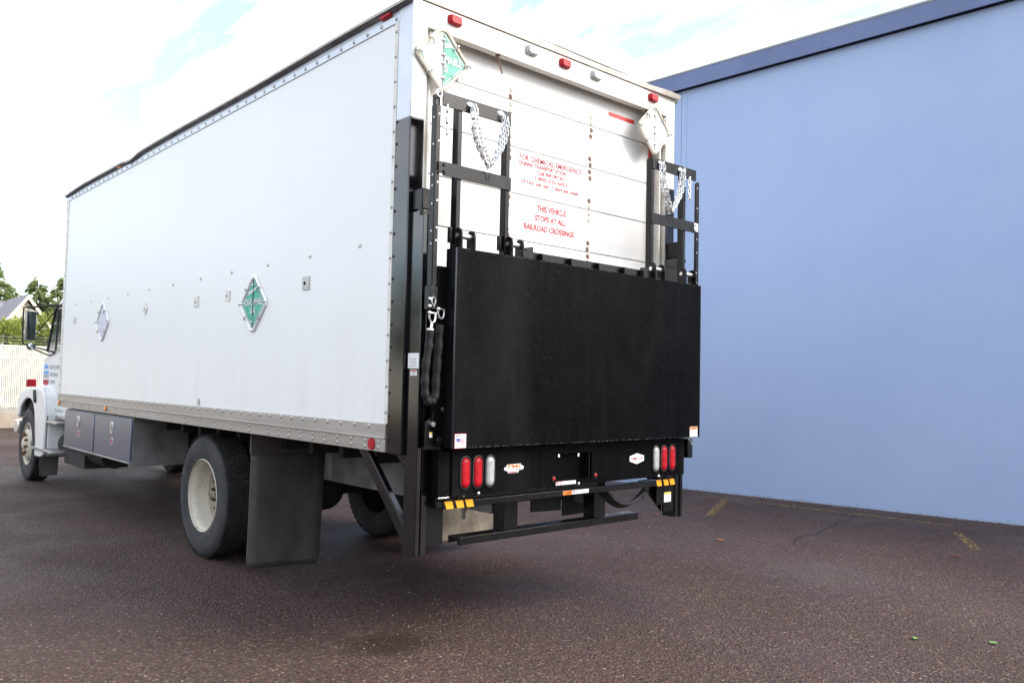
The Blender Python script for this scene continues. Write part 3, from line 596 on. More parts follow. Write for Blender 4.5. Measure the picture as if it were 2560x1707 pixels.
# ---- placard holders
def placard(org, right, out, hd_, kind):
    o, r, n_ = Vector(org), Vector(right), Vector(out); P = lambda a, b, c: o+r*a+Z*b+n_*c
    mb = MB(); H = hd_; q = .10*H
    oc = [(q, H-q), (H-q, q), (H-q, -q), (q, -H+q), (-q, -H+q), (-H+q, -q), (-H+q, q), (-q, H-q)]
    I = H*.80; ic = [(0, I), (I, 0), (0, -I), (-I, 0)]
    # rolled edges: outer slope, crest, inner slope
    rings = [[(a, b, .0) for a, b in oc], [(a*.985, b*.985, .009) for a, b in oc], [(a*.92, b*.92, .015) for a, b in oc], [(a*.85, b*.85, .011) for a, b in oc], [(a*.84, b*.84, .003) for a, b in oc]]
    vs = [P(*p) for rg in rings for p in rg]; fs = []
    for k in range(4):
        for i in range(8): fs.append((k*8+i, k*8+(i+1) % 8, (k+1)*8+(i+1) % 8, (k+1)*8+i))
    fs.append(tuple(range(32, 40))); mb.add(vs, fs)
    root = mb.build('placard_holder', 'holder' if kind in ('green', 'lilac') else 'holderw', T, ang=25)
    def sheet(pts, c, m, nm): return MB().add([P(a, b, c) for a, b in pts], [tuple(range(len(pts)))]).build(nm, m, root, smooth=False)
    full = [(0, I), (I, 0), (0, -I), (-I, 0)]
    if kind == 'green':
        sheet(full, .006, 'greenp', 'sign_leaf')
    elif kind == 'lilac': sheet(full, .006, 'lilac', 'sign_leaf')
    elif kind == 'faded':
        sheet([(0, I), (I, 0), (0, -I)], .006, 'greenf', 'sign_leaf'); sheet([(0, I), (0, -I), (-I*.80, -I*.2), (-I*.93, .07*I), (-I*.70, .30*I)], .008, 'leafw', 'sign_leaf'); sheet([(-I, 0), (-I*.7, .3*I), (-I*.62, .05*I), (-I*.80, -.20*I)], .006, 'greenf', 'sign_leaf')
    else:
        sheet([(0, I), (I, 0), (0, -I)], .006, 'leafw', 'sign_leaf'); sheet([(0, I), (0, -I), (-I, 0)], .008, 'leafw', 'sign_leaf')
    if kind in ('green', 'faded'):
        ln = MB(); J = I*.93; K = I*.90
        for (a, b), (c, d), (e, f), (g_, h) in [((0, J), (J, 0), (K, 0), (0, K)), ((J, 0), (0, -J), (0, -K), (K, 0))]+([((0, -J), (-J, 0), (-K, 0), (0, -K)), ((-J, 0), (0, J), (0, K), (-K, 0))] if kind == 'green' else []):
            ln.add([P(a, b, .0085), P(c, d, .0085), P(e, f, .0085), P(g_, h, .0085)], [(0, 1, 2, 3)])
        if kind == 'green':
            text(ln, 'NON-FLAMMABLE', P(-I*.80, -.06*I, .0085), r, Z, I*1.60, .26*I, .02); text(ln, 'GAS', P(-I*.24, -.38*I, .0085), r, Z, I*.48, .24*I, .02); text(ln, '2', P(-I*.08, -.74*I, .0085), r, Z, I*.17, .24*I, .02)
            ln.add([P(-.44*I, .34*I, .0085), P(.12*I, .50*I, .0085), P(.30*I, .62*I, .0085), P(.06*I, .60*I, .0085), P(-.44*I, .46*I, .0085)], [(0, 1, 2, 3, 4)])
        else:
            text(ln, 'MABLE', P(.06*I, -.10*I, .0085), r, Z, I*.74, .24*I, .02); text(ln, 'S', P(.04*I, -.42*I, .0085), r, Z, I*.17, .24*I, .02); ln.add([P(.06*I, .42*I, .0085), P(.38*I, .50*I, .0085), P(.30*I, .62*I, .0085), P(.04*I, .56*I, .0085)], [(0, 1, 2, 3)])
        ln.build('lettering', 'wprint', root, smooth=False)
    if kind != 'lilac':
        MB().tube([P(0, I*.98, .010), P(0, -I*.98, .010)], .0028, 6).build('hinge_pin', 'kprint' if kind == 'green' else 'gprint', root)
        for b in ((.72, -.72) if kind == 'green' else (.66, .15, -.15, -.66)):
            MB().tube([P(-.012, b*I, .011), P(.012, b*I, .011)], .008, 8).build('hinge_knuckle', 'alu', root)
    for a, b in ((.44, .44), (-.44, .44), (.44, -.44), (-.44, -.44), (.86, 0), (-.86, 0)):
        cx_, cz_ = a*H, b*H; dr = Vector((a, b)).normalized()
        p = MB().tube([P(cx_+dr.x*.012, cz_+dr.y*.012, .020), P(cx_, cz_, .030), P(cx_-dr.x*.03, cz_-dr.y*.03, .016)], .0045, 6); p.dome(P(cx_+dr.x*.012, cz_+dr.y*.012, .018), n_, .009, .010, 8, 2)
        p.build('clip', 'alud', root)
    return root
placard((.004, 1.952, 2.05), (0, -1, 0), (-1, 0, 0), .236, 'green')['label'] = 'diamond placard holder with a green sign on the side panel'
placard((.004, 5.637, 2.06), (0, -1, 0), (-1, 0, 0), .232, 'lilac')['label'] = 'empty diamond placard holder far along the side panel'
placard((.207, -.012, 3.388), (1, 0, 0), (0, -1, 0), .212, 'faded')['label'] = 'faded half green placard holder at the upper left rear post'
placard((2.178, -.012, 3.408), (1, 0, 0), (0, -1, 0), .205, 'blank')['label'] = 'blank white placard holder at the upper right rear post'
# ================================================================== lift gate on the rear of the truck
random.seed(21)
def rplate(cx, cz, w, h, r, n=6):     # rounded-top plate outline in a plane
    pts = [(cx-w/2, cz), (cx+w/2, cz)]
    for i in range(n*2+1):
        t = math.pi*i/(n*2); pts.append((cx+w/2*math.cos(t), cz+h-w/2+w/2*math.sin(t)))
    return pts
for fl in (0, 1):
    c = MB(); c.box(.018, .048, -.128, -.008, .555, 2.46); c.box(.048, .058, -.095, -.008, .555, 2.46); c.box(.058, .10, -.122, -.008, .555, 2.46)
    cc = mx(c, fl).build('lift_column', 'black', T, bevel=.004)
    hh = mx(MB().box(.022, .088, -.108, -.012, 2.466, 2.585), fl).build('column_head', 'blackm', cc, bevel=.006)
    ho = MB()
    for z, x in ((2.565, .055), (2.53, .048), (2.505, .048)): ho.cyl((x, -.1095, z), (x, -.108, z), .008, n=12)
    mx(ho, fl).build('pin_hole', 'kprint', cc)
    mx(MB().box(.0, .095, -.118, -.1, 2.452, 2.462).cyl((.05, -.13, 2.447), (.05, -.10, 2.447), .012).cyl((.02, -.13, 2.44), (.02, -.10, 2.44), .009), fl).build('head_bracket', 'blackm', cc)
    mx(MB().box(.102, .222, -.11, -.095, .60, 1.13), fl).build('column_plate', 'blackm', T, bevel=.003)
    mx(MB().box(.104, .135, -.16, -.03, 1.14, 2.14), fl).build('runner', 'blackm', T, bevel=.003)
    # weld bead down the column
    wb = MB(); wb.tube([(.101+.002*random.uniform(-1, 1), -.108, .58+i*.012) for i in range(50)], [.0035*random.uniform(.6, 1.4) for i in range(50)], 5); mx(wb, fl).build('weld_bead', 'blackm', cc)
    # diagonal brace and tread-plate gusset
    mx(MB().px([(.49, 1.098), (.40, 1.098), (-.008, .70), (-.008, .60)], .028, .036).px([(.40, 1.098), (.385, 1.098), (-.008, .715), (-.008, .70)], .028, .062), fl).build('diagonal_brace', 'black', T, bevel=.002)
    gs = mx(MB().px([(.17, 1.092), (.0, 1.092), (.0, .965)], .075, .081), fl).build('tread_gusset', 'blackm', T)
    tp = MB()
    for i in range(5):
        for j in range(5):
            y = .01+i*.034; z = 1.08-j*.026
            if y/.17+(1.092-z)/.127 < .93:
                s = .010 if (i+j) % 2 else -.010; tp.tube([(.0745, y-.009, z-s*.8), (.0725, y, z), (.0745, y+.009, z+s*.8)], .0022, 4)
    mx(tp, fl).build('tread_pattern', 'alud', gs)
# main platform (behind) and folded front section
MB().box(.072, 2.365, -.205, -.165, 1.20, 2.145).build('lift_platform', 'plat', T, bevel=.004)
pf = MB(); pf.box(.125, 2.375, -.302, -.298, 1.148, 2.243); pf.box(.122, .150, -.298, -.212, 1.150, 2.241); pf.box(2.352, 2.378, -.298, -.212, 1.150, 2.241)
pf.box(.150, 2.352, -.298, -.25, 2.205, 2.240); pf.box(.150, 2.352, -.298, -.25, 1.150, 1.185); pf.box(.15, 2.352, -.297, -.235, 1.185, 2.205)
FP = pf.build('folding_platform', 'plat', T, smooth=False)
for x in (.124, 2.376): MB().cyl((x, -.299, 1.15), (x, -.299, 2.242), .0055, n=8).build('edge_rod', 'black', FP)
MB().box(2.378, 2.392, -.285, -.255, 1.22, 1.27).box(2.378, 2.388, -.285, -.245, 1.60, 1.63).box(2.376, 2.386, -.29, -.24, 2.10, 2.2).build('side_latch', 'blackm', FP, bevel=.003)
# cart stop ramp with ribs behind the top edge
MB().box(.79, 1.845, -.205, -.196, 2.145, 2.306).build('cart_stop', 'blackm', T)
rb = MB().box(-.0025, .0025, -.034, 0, 0, .150).mesh('rib', 'blackm', False)
for x in (.835, 1.09, 1.347, 1.602, 1.80): inst(rb, 'rib', T, (x, -.206, 2.15))
# hinge brackets on the platform top
def hinge(x0, x1, sm_):
    r = MB().px([(y-.222, z) for y, z in rplate(0, 2.238, .075, .132, 0)], x0, x0+.011).px([(y-.222, z) for y, z in rplate(0, 2.238, .075, .126, 0)], x1-.011, x1)
    r.box(x0+.010, x1-.010, -.250, -.194, 2.246, 2.256); o = r.build('hinge_bracket', 'blackm', T, bevel=.002)
    MB().cyl((x0+.008, -.222, 2.325), (x1-.008, -.222, 2.325), .017).build('pin', 'zinc', o)
    MB().cyl((x0-.010, -.222, 2.325), (x0, -.222, 2.325), .014, n=6).build('bolt', 'zinc', o)
    return o
hinge(.187, .292, 1); hinge(.565, .664, 1); hinge(1.905, 2.02, 1); hinge(2.255, 2.385, 1)
MB().py([(.690, 2.243), (.690, 2.300), (.705, 2.322), (.768, 2.335), (.772, 2.243)], -.225, -.213).cyl((.700, -.235, 2.312), (.700, -.22, 2.312), .008, n=8).build('hinge_bracket', 'blackm', T, bevel=.002)
MB().py([(1.79, 2.243), (1.79, 2.318), (1.85, 2.330), (1.90, 2.300), (1.90, 2.243)], -.225, -.213).build('hinge_bracket', 'blackm', T, bevel=.002)
# ---- two safety gates
def gate(fl):
    G = empty('safety_gate', parent=T); CX = 2*1.2375
    def M_(mb):
        if fl: mb.v = [(CX-a, b, c) for a, b, c in mb.v]; mb.f = [f[::-1] for f in mb.f]
        return mb
    M_(MB().box(.060, .570, -.224, -.217, 3.030, 3.110).box(.060, .570, -.217, -.170, 3.104, 3.110)).build('crossbar', 'blackm', G, bevel=.002)
    M_(MB().box(.072, .576, -.226, -.219, 2.642, 2.720).box(.072, .576, -.219, -.172, 2.714, 2.720)).build('crossbar', 'blackm', G, bevel=.002)
    for x0 in (.176, .541): M_(MB().box(x0, x0+.031, -.2165, -.1665, 2.245, 3.104)).build('upright', 'blackm', G, bevel=.003)
    for x0 in (.150, .515): M_(MB().box(x0, x0+.024, -.20, -.175, 2.285, 2.372)).build('upright_foot', 'blackm', G, bevel=.003)
    M_(MB().box(.016, .021, -.222, -.182, 2.03, 3.028).box(.021, .050, -.222, -.217, 2.03, 3.028)).build('post', 'blackm', G, bevel=.002)
    hm = MB()
    for z in (2.98, 2.83, 2.66, 2.60, 2.50, 2.35, 2.28): hm.cyl((.040, -.2226, z), (.040, -.2219, z), .0055, n=10); hm.cyl((.0155, -.205, z-.02), (.0163, -.205, z-.02), .006, n=10)
    M_(hm).build('bolt_hole', 'wprint' if fl == 0 else 'galv', G)
    M_(MB().box(.036, .086, -.232, -.226, 2.650, 2.715).cyl((.075, -.24, 2.700), (.075, -.232, 2.700), .009, n=8).cyl((.075, -.24, 2.664), (.075, -.232, 2.664), .009, n=8)).build('clamp_plate', 'zinc' if fl else 'blackm', G, bevel=.002)
    if not fl:
        MB().tube([(.037+.018*math.cos(a*.3927), -.222, 3.095+.020*math.sin(a*.3927)) for a in range(16)], .005, 6, True).build('ring_bolt', 'zinc', G)
        MB().box(.020, .058, -.205, -.18, 3.028, 3.09).build('post_cap', 'blackm', G, bevel=.004)
    M_(MB().box(.012, .060, -.224, -.165, 1.90, 2.03)).build('post_socket', 'blackm', G, bevel=.004)
    # hook slots
    M_(MB().prism([(.225+.06*i/8, -.2245, 3.083+.012*math.sin(i/8*math.pi)) for i in range(9)]+[(.270, -.2245, 3.070), (.245, -.2245, 3.070)], (0, -.0012, 0))).build('hook_slot', 'wprint' if not fl else 'wprint', G)
    M_(MB().prism([(.455+.06*i/8, -.2245, 3.088+.012*math.sin(i/8*math.pi)) for i in range(9)]+[(.50, -.2245, 3.075), (.475, -.2245, 3.075)], (0, -.0012, 0))).build('hook_slot', 'wprint', G)
    return G
g0 = gate(0); g0['label'] = 'black upright gate frame above the left end of the platform'
g1 = gate(1); g1['label'] = 'black upright gate frame above the right end of the platform'
# ---- lower linkages at the left edge of the platform (mirrored on the right)
for fl in (0, 1):
    a = mx(MB().py([(.030, 1.14), (.030, 1.29), (.060, 1.31), (.090, 1.24), (.130, 1.15), (.140, 1.14)], -.188, -.176), fl).build('pivot_plate', 'blackm', T, bevel=.002)
    mx(MB().py([(.062, 1.30), (.085, 1.40), (.075, 1.47), (.15, 1.475), (.155, 1.39), (.120, 1.37), (.112, 1.30), (.118, 1.17), (.10, 1.17)], -.20, -.189), fl).build('lift_arm', 'blackm', T, bevel=.002)
    mx(MB().cyl((.118, -.215, 1.185), (.118, -.17, 1.185), .032, n=16).cyl((.118, -.222, 1.185), (.118, -.215, 1.185), .022, n=6), fl).build('pivot_pin', 'blackm', T, bevel=.003)
    mx(MB().cyl((.065, -.21, 1.278), (.065, -.188, 1.278), .014, n=8), fl).build('bolt', 'zinc', T); mx(MB().cyl((.128, -.22, 1.358), (.128, -.2, 1.358), .014, n=8), fl).build('bolt', 'zinc', T)
st_ = MB().box(.052, .094, -.1905, -.188, 1.205, 1.235).build('warning_sticker', 'wprint', T); MB().box(.052, .094, -.1912, -.1905, 1.225, 1.235).build('print', 'yprint', st_)
MB().box(.02, .055, -.225, -.19, 1.90, 1.98).build('latch_block', 'blackm', T, bevel=.003)
MB().tube([(.024+.013*math.cos(a*.3927), -.236, 1.946+.021*math.sin(a*.3927)) for a in range(16)], .0025, 6, True).tube([(.024, -.238, 1.928), (.026, -.238, 1.912)], .003, 6).build('pull_ring', 'zinc', T)
for z in (1.957, 1.918): MB().cyl((.004, -.235, z), (.004, -.22, z), .007, n=8).build('bolt', 'zinc', T)
# ---- light panel, with a recessed licence plate bay
PY = -.22
lp = MB(); lp.box(.195, 1.003, PY, -.14, .880, 1.134); lp.box(1.327, 2.245, PY, -.14, .880, 1.134); lp.box(1.003, 1.327, PY, -.14, 1.080, 1.134); lp.box(1.003, 1.327, PY, -.14, .880, .915); lp.box(1.003, 1.327, -.165, -.14, .915, 1.080)
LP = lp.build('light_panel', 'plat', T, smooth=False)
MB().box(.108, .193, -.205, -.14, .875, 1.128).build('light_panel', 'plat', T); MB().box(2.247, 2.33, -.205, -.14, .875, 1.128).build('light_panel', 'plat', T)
MB().tube([(.11+i*.004, -.207, .874+random.uniform(-.002, .003)) for i in range(20)], .004, 5).build('weld_bead', 'alud', LP)
MB().box(1.300, 1.306, -.2205, -.165, .915, 1.08).build('bay_divider', 'blackm', LP)
for x, z in ((1.024, 1.068), (1.20, 1.066)): MB().box(x-.007, x+.007, -.2225, -.2205, z-.010, z+.010).build('clip', 'wprint', LP)
for x in (.979, 1.359): MB().cyl((x, PY, .929), (x, PY-.006, .929), .017, n=16).build('marker_rim', 'rubber', LP); MB().dome((x, PY-.006, .929), (0, -1, 0), .012, .008, 12, 3).build('plate_lamp', 'red', LP)
for x in (.385, 1.208, 2.017): MB().dome((x, PY, .884), (0, -1, 0), .011, .008, 10, 3).build('bolt', 'zinc', LP)
MB().cyl((.302, -.19, .868), (.302, -.19, .880), .006, n=8).cyl((2.07, -.19, .868), (2.07, -.19, .880), .006, n=8).build('drain_stud', 'zinc', LP)
def stadium(cx, cz, w, h, n=10):
    r = w/2; return [(cx+r*math.cos(math.pi*i/n), cz+h/2-r+r*math.sin(math.pi*i/n)) for i in range(n+1)]+[(cx-r*math.cos(math.pi*i/n), cz-h/2+r-r*math.sin(math.pi*i/n)) for i in range(n+1)]
def tail_light(cx, cz, m, label):
    G = empty('tail_light', parent=T); G['label'] = label
    rings = [(.080, .192, 0), (.078, .190, .008), (.066, .176, .010), (.060, .170, .003)]; vs = []; fs = []
    for w, h, d in rings: vs += [(x, PY-d, z) for x, z in stadium(cx, cz, w, h)]
    n = 22
    for k in range(3):
        for i in range(n): fs.append((k*n+i, (k+1)*n+i, (k+1)*n+(i+1) % n, k*n+(i+1) % n))
    MB().add(vs, fs).build('grommet', 'rubber', G)
    rings = [(.062, .171, .002), (.058, .166, .009), (.046, .150, .015), (.024, .120, .018)]; vs = []; fs = []
    for w, h, d in rings: vs += [(x, PY-d, z) for x, z in stadium(cx, cz, w, h)]
    for k in range(3):
        for i in range(n): fs.append((k*n+i, (k+1)*n+i, (k+1)*n+(i+1) % n, k*n+(i+1) % n))
    fs.append(tuple(range(3*n, 4*n))); MB().add(vs, fs).build('lens', m, G, ang=60)
    MB().tube([(cx+.012*math.cos(a*.5236), PY-.0185, cz+.012*math.sin(a*.5236)) for a in range(12)], .0014, 4, True).build('lens_ring', m, G)
for x, m, w in ((.282, 'red', 'outer red tail light, left end of the panel'), (.372, 'red', 'inner red tail light, left end of the panel'), (.463, 'clear', 'clear reversing light, left end of the panel'), (1.981, 'clear', 'clear reversing light, right end of the panel'), (2.070, 'red', 'inner red tail light, right end of the panel'), (2.162, 'red', 'outer red tail light, right end of the panel')): tail_light(x, 1.005, m, w)
# stickers on the panel and platform
def rect(x0, x1, z0, z1, y, nm, m, parent): return MB().box(x0, x1, y, y+.0012, z0, z1).build(nm, m, parent, smooth=False)
FY_ = -.3035
us = rect(.137, .219, 1.150, 1.230, FY_, 'flag_sticker', 'redp', FP); us['label'] = 'white made in the usa flag sticker'
rect(.140, .216, 1.153, 1.227, FY_-.0012, 'sheet', 'wprint', FP)
fy = FY_-.0016
lines('lettering', [('MADE IN', .146, .210, 1.2125, .0095), ('THE USA', .147, .209, 1.1575, .0095)], 'kprint', FP, fy, .01)
MB().add([(x, fy, z) for x, z in [(.148, 1.206), (.175, 1.207), (.175, 1.188), (.152, 1.188), (.147, 1.196)]], [(0, 1, 2, 3, 4)]).build('flag_canton', 'navy', FP, smooth=False)
fs_ = MB()
for k, (x0, x1) in enumerate(((.176, .200), (.176, .198), (.176, .206), (.152, .208), (.156, .204), (.160, .168))):
    z = 1.2055-k*.0055; fs_.add([(x0, fy, z), (x1, fy, z), (x1, fy, z-.003), (x0, fy, z-.003)], [(0, 1, 2, 3)])
fs_.add([(.188, fy, 1.178), (.198, fy, 1.178), (.196, fy, 1.172), (.190, fy, 1.173)], [(0, 1, 2, 3)]); fs_.build('flag_stripe', 'redp', FP, smooth=False)
ws = rect(2.262, 2.352, 1.153, 1.225, FY_, 'warning_sticker', 'wprint', FP); rect(2.263, 2.351, 1.207, 1.2235, FY_-.001, 'print', 'oprint', FP)
lines('lettering', [('WARNING', 2.283, 2.338, 1.2105, .009)], 'kprint', FP, FY_-.0015, .01)
gl = MB()
for i in range(4): gl.box(2.272, 2.342-.008*(i % 2), FY_-.0012, FY_-.001, 1.162+i*.007, 1.1642+i*.007)
gl.box(2.272, 2.284, FY_-.0012, FY_-.001, 1.193, 1.203).box(2.296, 2.300, FY_-.0012, FY_-.001, 1.192, 1.204).box(2.315, 2.319, FY_-.0012, FY_-.001, 1.192, 1.204); gl.build('print', 'gprint', FP, smooth=False)
hx = [(1.703, 1.033), (1.703, .999), (1.778, .979), (1.853, .999), (1.853, 1.033), (1.778, 1.052)]
MB().prism([(x, PY, z) for x, z in hx], (0, -.0012, 0)).build('badge_sticker', 'wprint', LP, smooth=False)
lines('lettering', [('TOMMY GATE', 1.709, 1.847, 1.008, .016)], 'redp', LP, PY-.0022, .012)
lines('lettering', [('The Original', 1.752, 1.806, 1.031, .007), ('Hydraulic Lift', 1.750, 1.806, .993, .007)], 'navy', LP, PY-.0022, .0)
lo_ = MB(); lo_.prism([(x, PY, z) for x, z in [(.597, 1.034), (.706, 1.036), (.701, 1.024), (.716, 1.026), (.728, 1.018), (.728, 1.006), (.716, .999), (.690, .998), (.686, .984), (.606, .984), (.602, .997), (.586, .999), (.575, 1.006), (.576, 1.018), (.590, 1.020)]], (0, -.0010, 0)); lo_.build('maker_sticker', 'wprint', LP, smooth=False)
lines('lettering', [('PMI', .602, .698, 1.0135, .019)], 'oprint', LP, PY-.002, .03); lines('lettering', [('Truck Bodies', .590, .716, 1.0005, .010)], 'kprint', LP, PY-.002, .0)
rect(.612, .682, .9865, .9925, PY-.0020, 'print', 'redp', LP)
dg = rect(1.003, 1.180, .886, .908, PY-.0012, 'danger_sticker', 'wprint', LP); rect(1.004, 1.058, .899, .9075, PY-.002, 'print', 'redp', LP); lines('lettering', [('DANGER', 1.012, 1.054, .9005, .0055)], 'wprint', LP, PY-.0026, .02)
gl = MB(); [gl.box(1.064, 1.174, PY-.0018, PY-.0014, .889+i*.005, .8902+i*.005) for i in range(4)]; gl.box(1.010, 1.022, PY-.0018, PY-.0014, .888, .896).box(1.036, 1.048, PY-.0018, PY-.0014, .888, .896); gl.build('print', 'gprint', LP, smooth=False)
# ---- guard bar with amber stripes
BY = -.18
gb = MB().box(.165, 2.265, BY, BY+.05, .806, .846).build('guard_bar', 'blackm', T, bevel=.004)
MB().box(.12, .20, BY+.012, BY+.05, .852, .872).box(.12, .165, BY+.004, BY+.05, .815, .85).build('guard_bar_lug', 'blackm', T, bevel=.003)
for xs in ((.178, .254, .324), (2.045, 2.125, 2.195)):
    for x in xs:
        MB().add([(x-.008, BY+.012, .8475), (x+.046, BY+.012, .8475), (x+.050, BY-.0015, .8475), (x-.004, BY-.0015, .8475), (x+.062, BY-.0015, .806), (x+.012, BY-.0015, .806)], [(0, 1, 2, 3), (3, 2, 4, 5)]).build('reflective_stripe', 'stripe', gb, smooth=False)
wb = rect(1.108, 1.345, .814, .839, BY-.0012, 'warning_sticker', 'wprint', gb); rect(1.109, 1.190, .8145, .8385, BY-.0022, 'print', 'oprint', gb); lines('lettering', [('WARNING', 1.130, 1.186, .8215, .010)], 'kprint', gb, BY-.003, .01)
gl = MB(); [gl.box(1.225, 1.338, BY-.0018, BY-.0014, .819+i*.006, .8205+i*.006) for i in range(3)]; gl.box(1.198, 1.206, BY-.0018, BY-.0014, .818, .836).box(1.211, 1.219, BY-.0018, BY-.0014, .818, .836); gl.build('print', 'gprint', gb, smooth=False)
MB().box(.30, 1.49, -.13, -.06, .84, .98).build('cross_channel', 'blackm', T, bevel=.004)
# ---- step bumper on two hangers
SB = MB().box(.415, 2.045, -.022, .002, .556, .602).box(.415, 2.045, .002, .085, .592, .600).box(.415, 2.045, .085, .09, .556, .600).build('step_bumper', 'blackm', T, bevel=.003)
cl = MB()
for i in range(11):
    for j in range(2): cl.add([(1.735+i*.028+.012*math.cos(a*1.047)+.014*j, .022+.036*j+.010*math.sin(a*1.047), .603+.006*(0 if k == 0 else 1)) for k in (0,) for a in range(6)]+[(1.735+i*.028+.014*j, .022+.036*j, .612)], [(a, (a+1) % 6, 6) for a in range(6)])
cl.build('tread_cleat', 'alud', SB)
for x0 in (.756, 1.572): MB().box(x0, x0+.115, -.024, .075, .604, .90).build('bumper_hanger', 'blackm', T, bevel=.004)
# stickers on the columns
def sticker(x0, x1, z0, z1, y, top, nm='sticker'):
    s = rect(x0, x1, z0, z1, y, nm, 'wprint', T)
    if top: rect(x0+.001, x1-.001, z1-(z1-z0)*.2, z1-.001, y-.001, 'print', top, s)
    g_ = MB(); n = 5
    for i in range(n): w_ = (x1-x0)*(.5 if i % 2 else .72); c = (x0+x1)/2; z = z0+(z1-z0)*(.12+.13*i); g_.box(c-w_/2, c+w_/2, y-.0012, y-.0008, z, z+(z1-z0)*.035)
    g_.build('print', 'gprint', s, smooth=False)
# on the outer face of the left column
def side_sticker(y0, y1, z0, z1, x, top):
    s = MB().box(x-.0012, x, y0, y1, z0, z1).build('sticker', 'wprint', T, smooth=False)
    if top: MB().box(x-.0022, x-.0012, y0+.002, y1-.002, z1-(z1-z0)*.28, z1-.002).build('print', top, s, smooth=False)
    g_ = MB()
    for i in range(5): z = z0+(z1-z0)*(.14+.12*i); w_ = (y1-y0)*(.28 if i % 2 else .18); g_.box(x-.0020, x-.0014, y0+w_, y1-w_, z, z+(z1-z0)*.03)
    g_.build('print', 'gprint', s, smooth=False)
side_sticker(-.123, -.020, 1.580, 1.664, .0178, None); side_sticker(-.108, -.045, 1.540, 1.572, .0178, 'redp')
sticker(2.226, 2.305, .672, .742, -.1112, 'yprint')
# hoses under the right side
for k in range(3):
    pts = []
    for i in range(17):
        t = i/16; x = 1.62+.56*t; z = .82-.15*math.sin(math.pi*(t**.9))-.012*k+.03*t; pts.append((x, -.06+.02*k, z))
    MB().tube(pts, .011, 8).build('hydraulic_hose', 'rubber', T)
MB().tube([(1.72+.02*math.cos(a), -.045, .735+.03*math.sin(a)) for a in [i*.628 for i in range(10)]], .003, 5, True).tube([(2.06, -.05, .72), (2.065, -.05, .69)], .004, 5).build('hose_tie', 'rubber', T)
# right-hand gusset and small marker box
MB().px([(-.11, .86), (-.11, .66), (-.10, .66), (-.10, .86)], 2.14, 2.226).build('column_plate', 'blackm', T)
MB().py([(1.98, .84), (2.24, .84), (2.24, .60)], -.075, -.067).build('gusset', 'black', T)
MB().box(2.385, 2.445, -.20, -.12, .99, 1.13).build('side_marker_box', 'blackm', T, bevel=.008)
MB().tube([(2.33+.010*math.cos(a*.785), -.27, 1.115+.022*math.sin(a*.785)) for a in range(8)], .0035, 5, True).build('snap_link', 'zinc', T)
# water beads on the folded platform
wt = MB(); rnd = random.Random(5)
def bead(x, z, r, y):
    wt.dome((x, y, z), (0, -1, 0), r, r*.6, 6, 2)
for i in range(1300):
    cxz = rnd.random(); x = rnd.uniform(.13, 2.37); z = 1.155+1.08*rnd.random()
    if rnd.random() < .5: x = .45+rnd.gauss(0, .25) if rnd.random() < .3 else x
    if .13 < x < 2.37: bead(x, z, rnd.choice((.0010, .0013, .0016, .0023)), -.302)
for i in range(170): bead(rnd.uniform(.13, 2.37), 1.1505+rnd.uniform(0, .004), rnd.uniform(.0025, .0045), -.302)
for i in range(120): bead(rnd.uniform(.13, 2.37), 2.239+rnd.uniform(-.004, .003), rnd.uniform(.0018, .003), -.302)
for i in range(240): bead(rnd.uniform(.20, 2.24), rnd.uniform(.885, 1.13), rnd.uniform(.001, .002), PY) if not 1.0 < 1.1 < .9 else None
for i in range(60): bead(rnd.uniform(.20, 2.24), .8815, rnd.uniform(.002, .0035), PY)
tag(wt.build('water_beads', 'water', T), kind='stuff')
# ================================================================== chains hung on the gates
def link_mesh():
    L, w = .0125, .0065; pts = []
    for i in range(6): t = math.pi*i/5-math.pi/2; pts.append((L+w*math.cos(t), w*math.sin(t), 0))
    for i in range(6): t = math.pi*i/5+math.pi/2; pts.append((-L+w*math.cos(t), w*math.sin(t), 0))
    return MB().tube(pts, .0034, 5, True).mesh('link', 'zinc')
LK = link_mesh()
def hang(root, path, pitch=.0262):
    P = [Vector(p) for p in path]; acc = [0]
    for a, b in zip(P, P[1:]): acc.append(acc[-1]+(b-a).length)
    def at(s):
        for i in range(len(P)-1):
            if s <= acc[i+1]: return P[i].lerp(P[i+1], (s-acc[i])/max(1e-9, acc[i+1]-acc[i]))
        return P[-1]
    n = int(acc[-1]/pitch)
    for i in range(n):
        s = (i+.5)*pitch; d = (at(s+.01)-at(max(0, s-.01))).normalized(); q = d.to_track_quat('X', 'Z')
        q = q @ Matrix.Rotation(R(90*(i % 2)+random.uniform(25, 55)), 4, 'X').to_quaternion()
        o = inst(LK, 'link', root, at(s)); o.rotation_mode = 'QUATERNION'; o.rotation_quaternion = q
def bundle(xa, xb, xm, zt, zb, label, n=4):
    root = empty('chain', (xm, -.24, zb)); tag(root, label, 'chain', 'chains hung on the gates')
    for k in range(n):
        ox = random.uniform(-.012, .012); oy = -.006*k; dz = random.uniform(-.02, .012); pts = []
        for i in range(21):
            t = i/20
            if t < .5: s = t*2; x = xa+(xm-xa)*(s**2.3); z = zt+(zb-zt)*s+dz*s*0
            else: s = (1-t)*2; x = xb+(xm-xb)*(s**2.3); z = zt+(zb-zt)*s
            w = math.sin(math.pi*min(1, s*1.0)); pts.append((x-xm+ox*(1-.6*s)+.014*w*(k-1.5)/1.5, oy, z-zb+dz*s))
        hang(root, pts)
    MB().tube([(-.004, -.014, .03), (.0, -.018, .0), (.004, -.006, -.035), (.006, .008, -.075)], .0022, 5).build('cable_tie', 'rubber', root)
bundle(.262, .500, .388, 3.075, 2.745, 'looped bundle of silver chain hanging on the left gate')
bundle(1.985, 2.222, 2.085, 3.085, 2.755, 'looped bundle of silver chain hanging on the right gate')
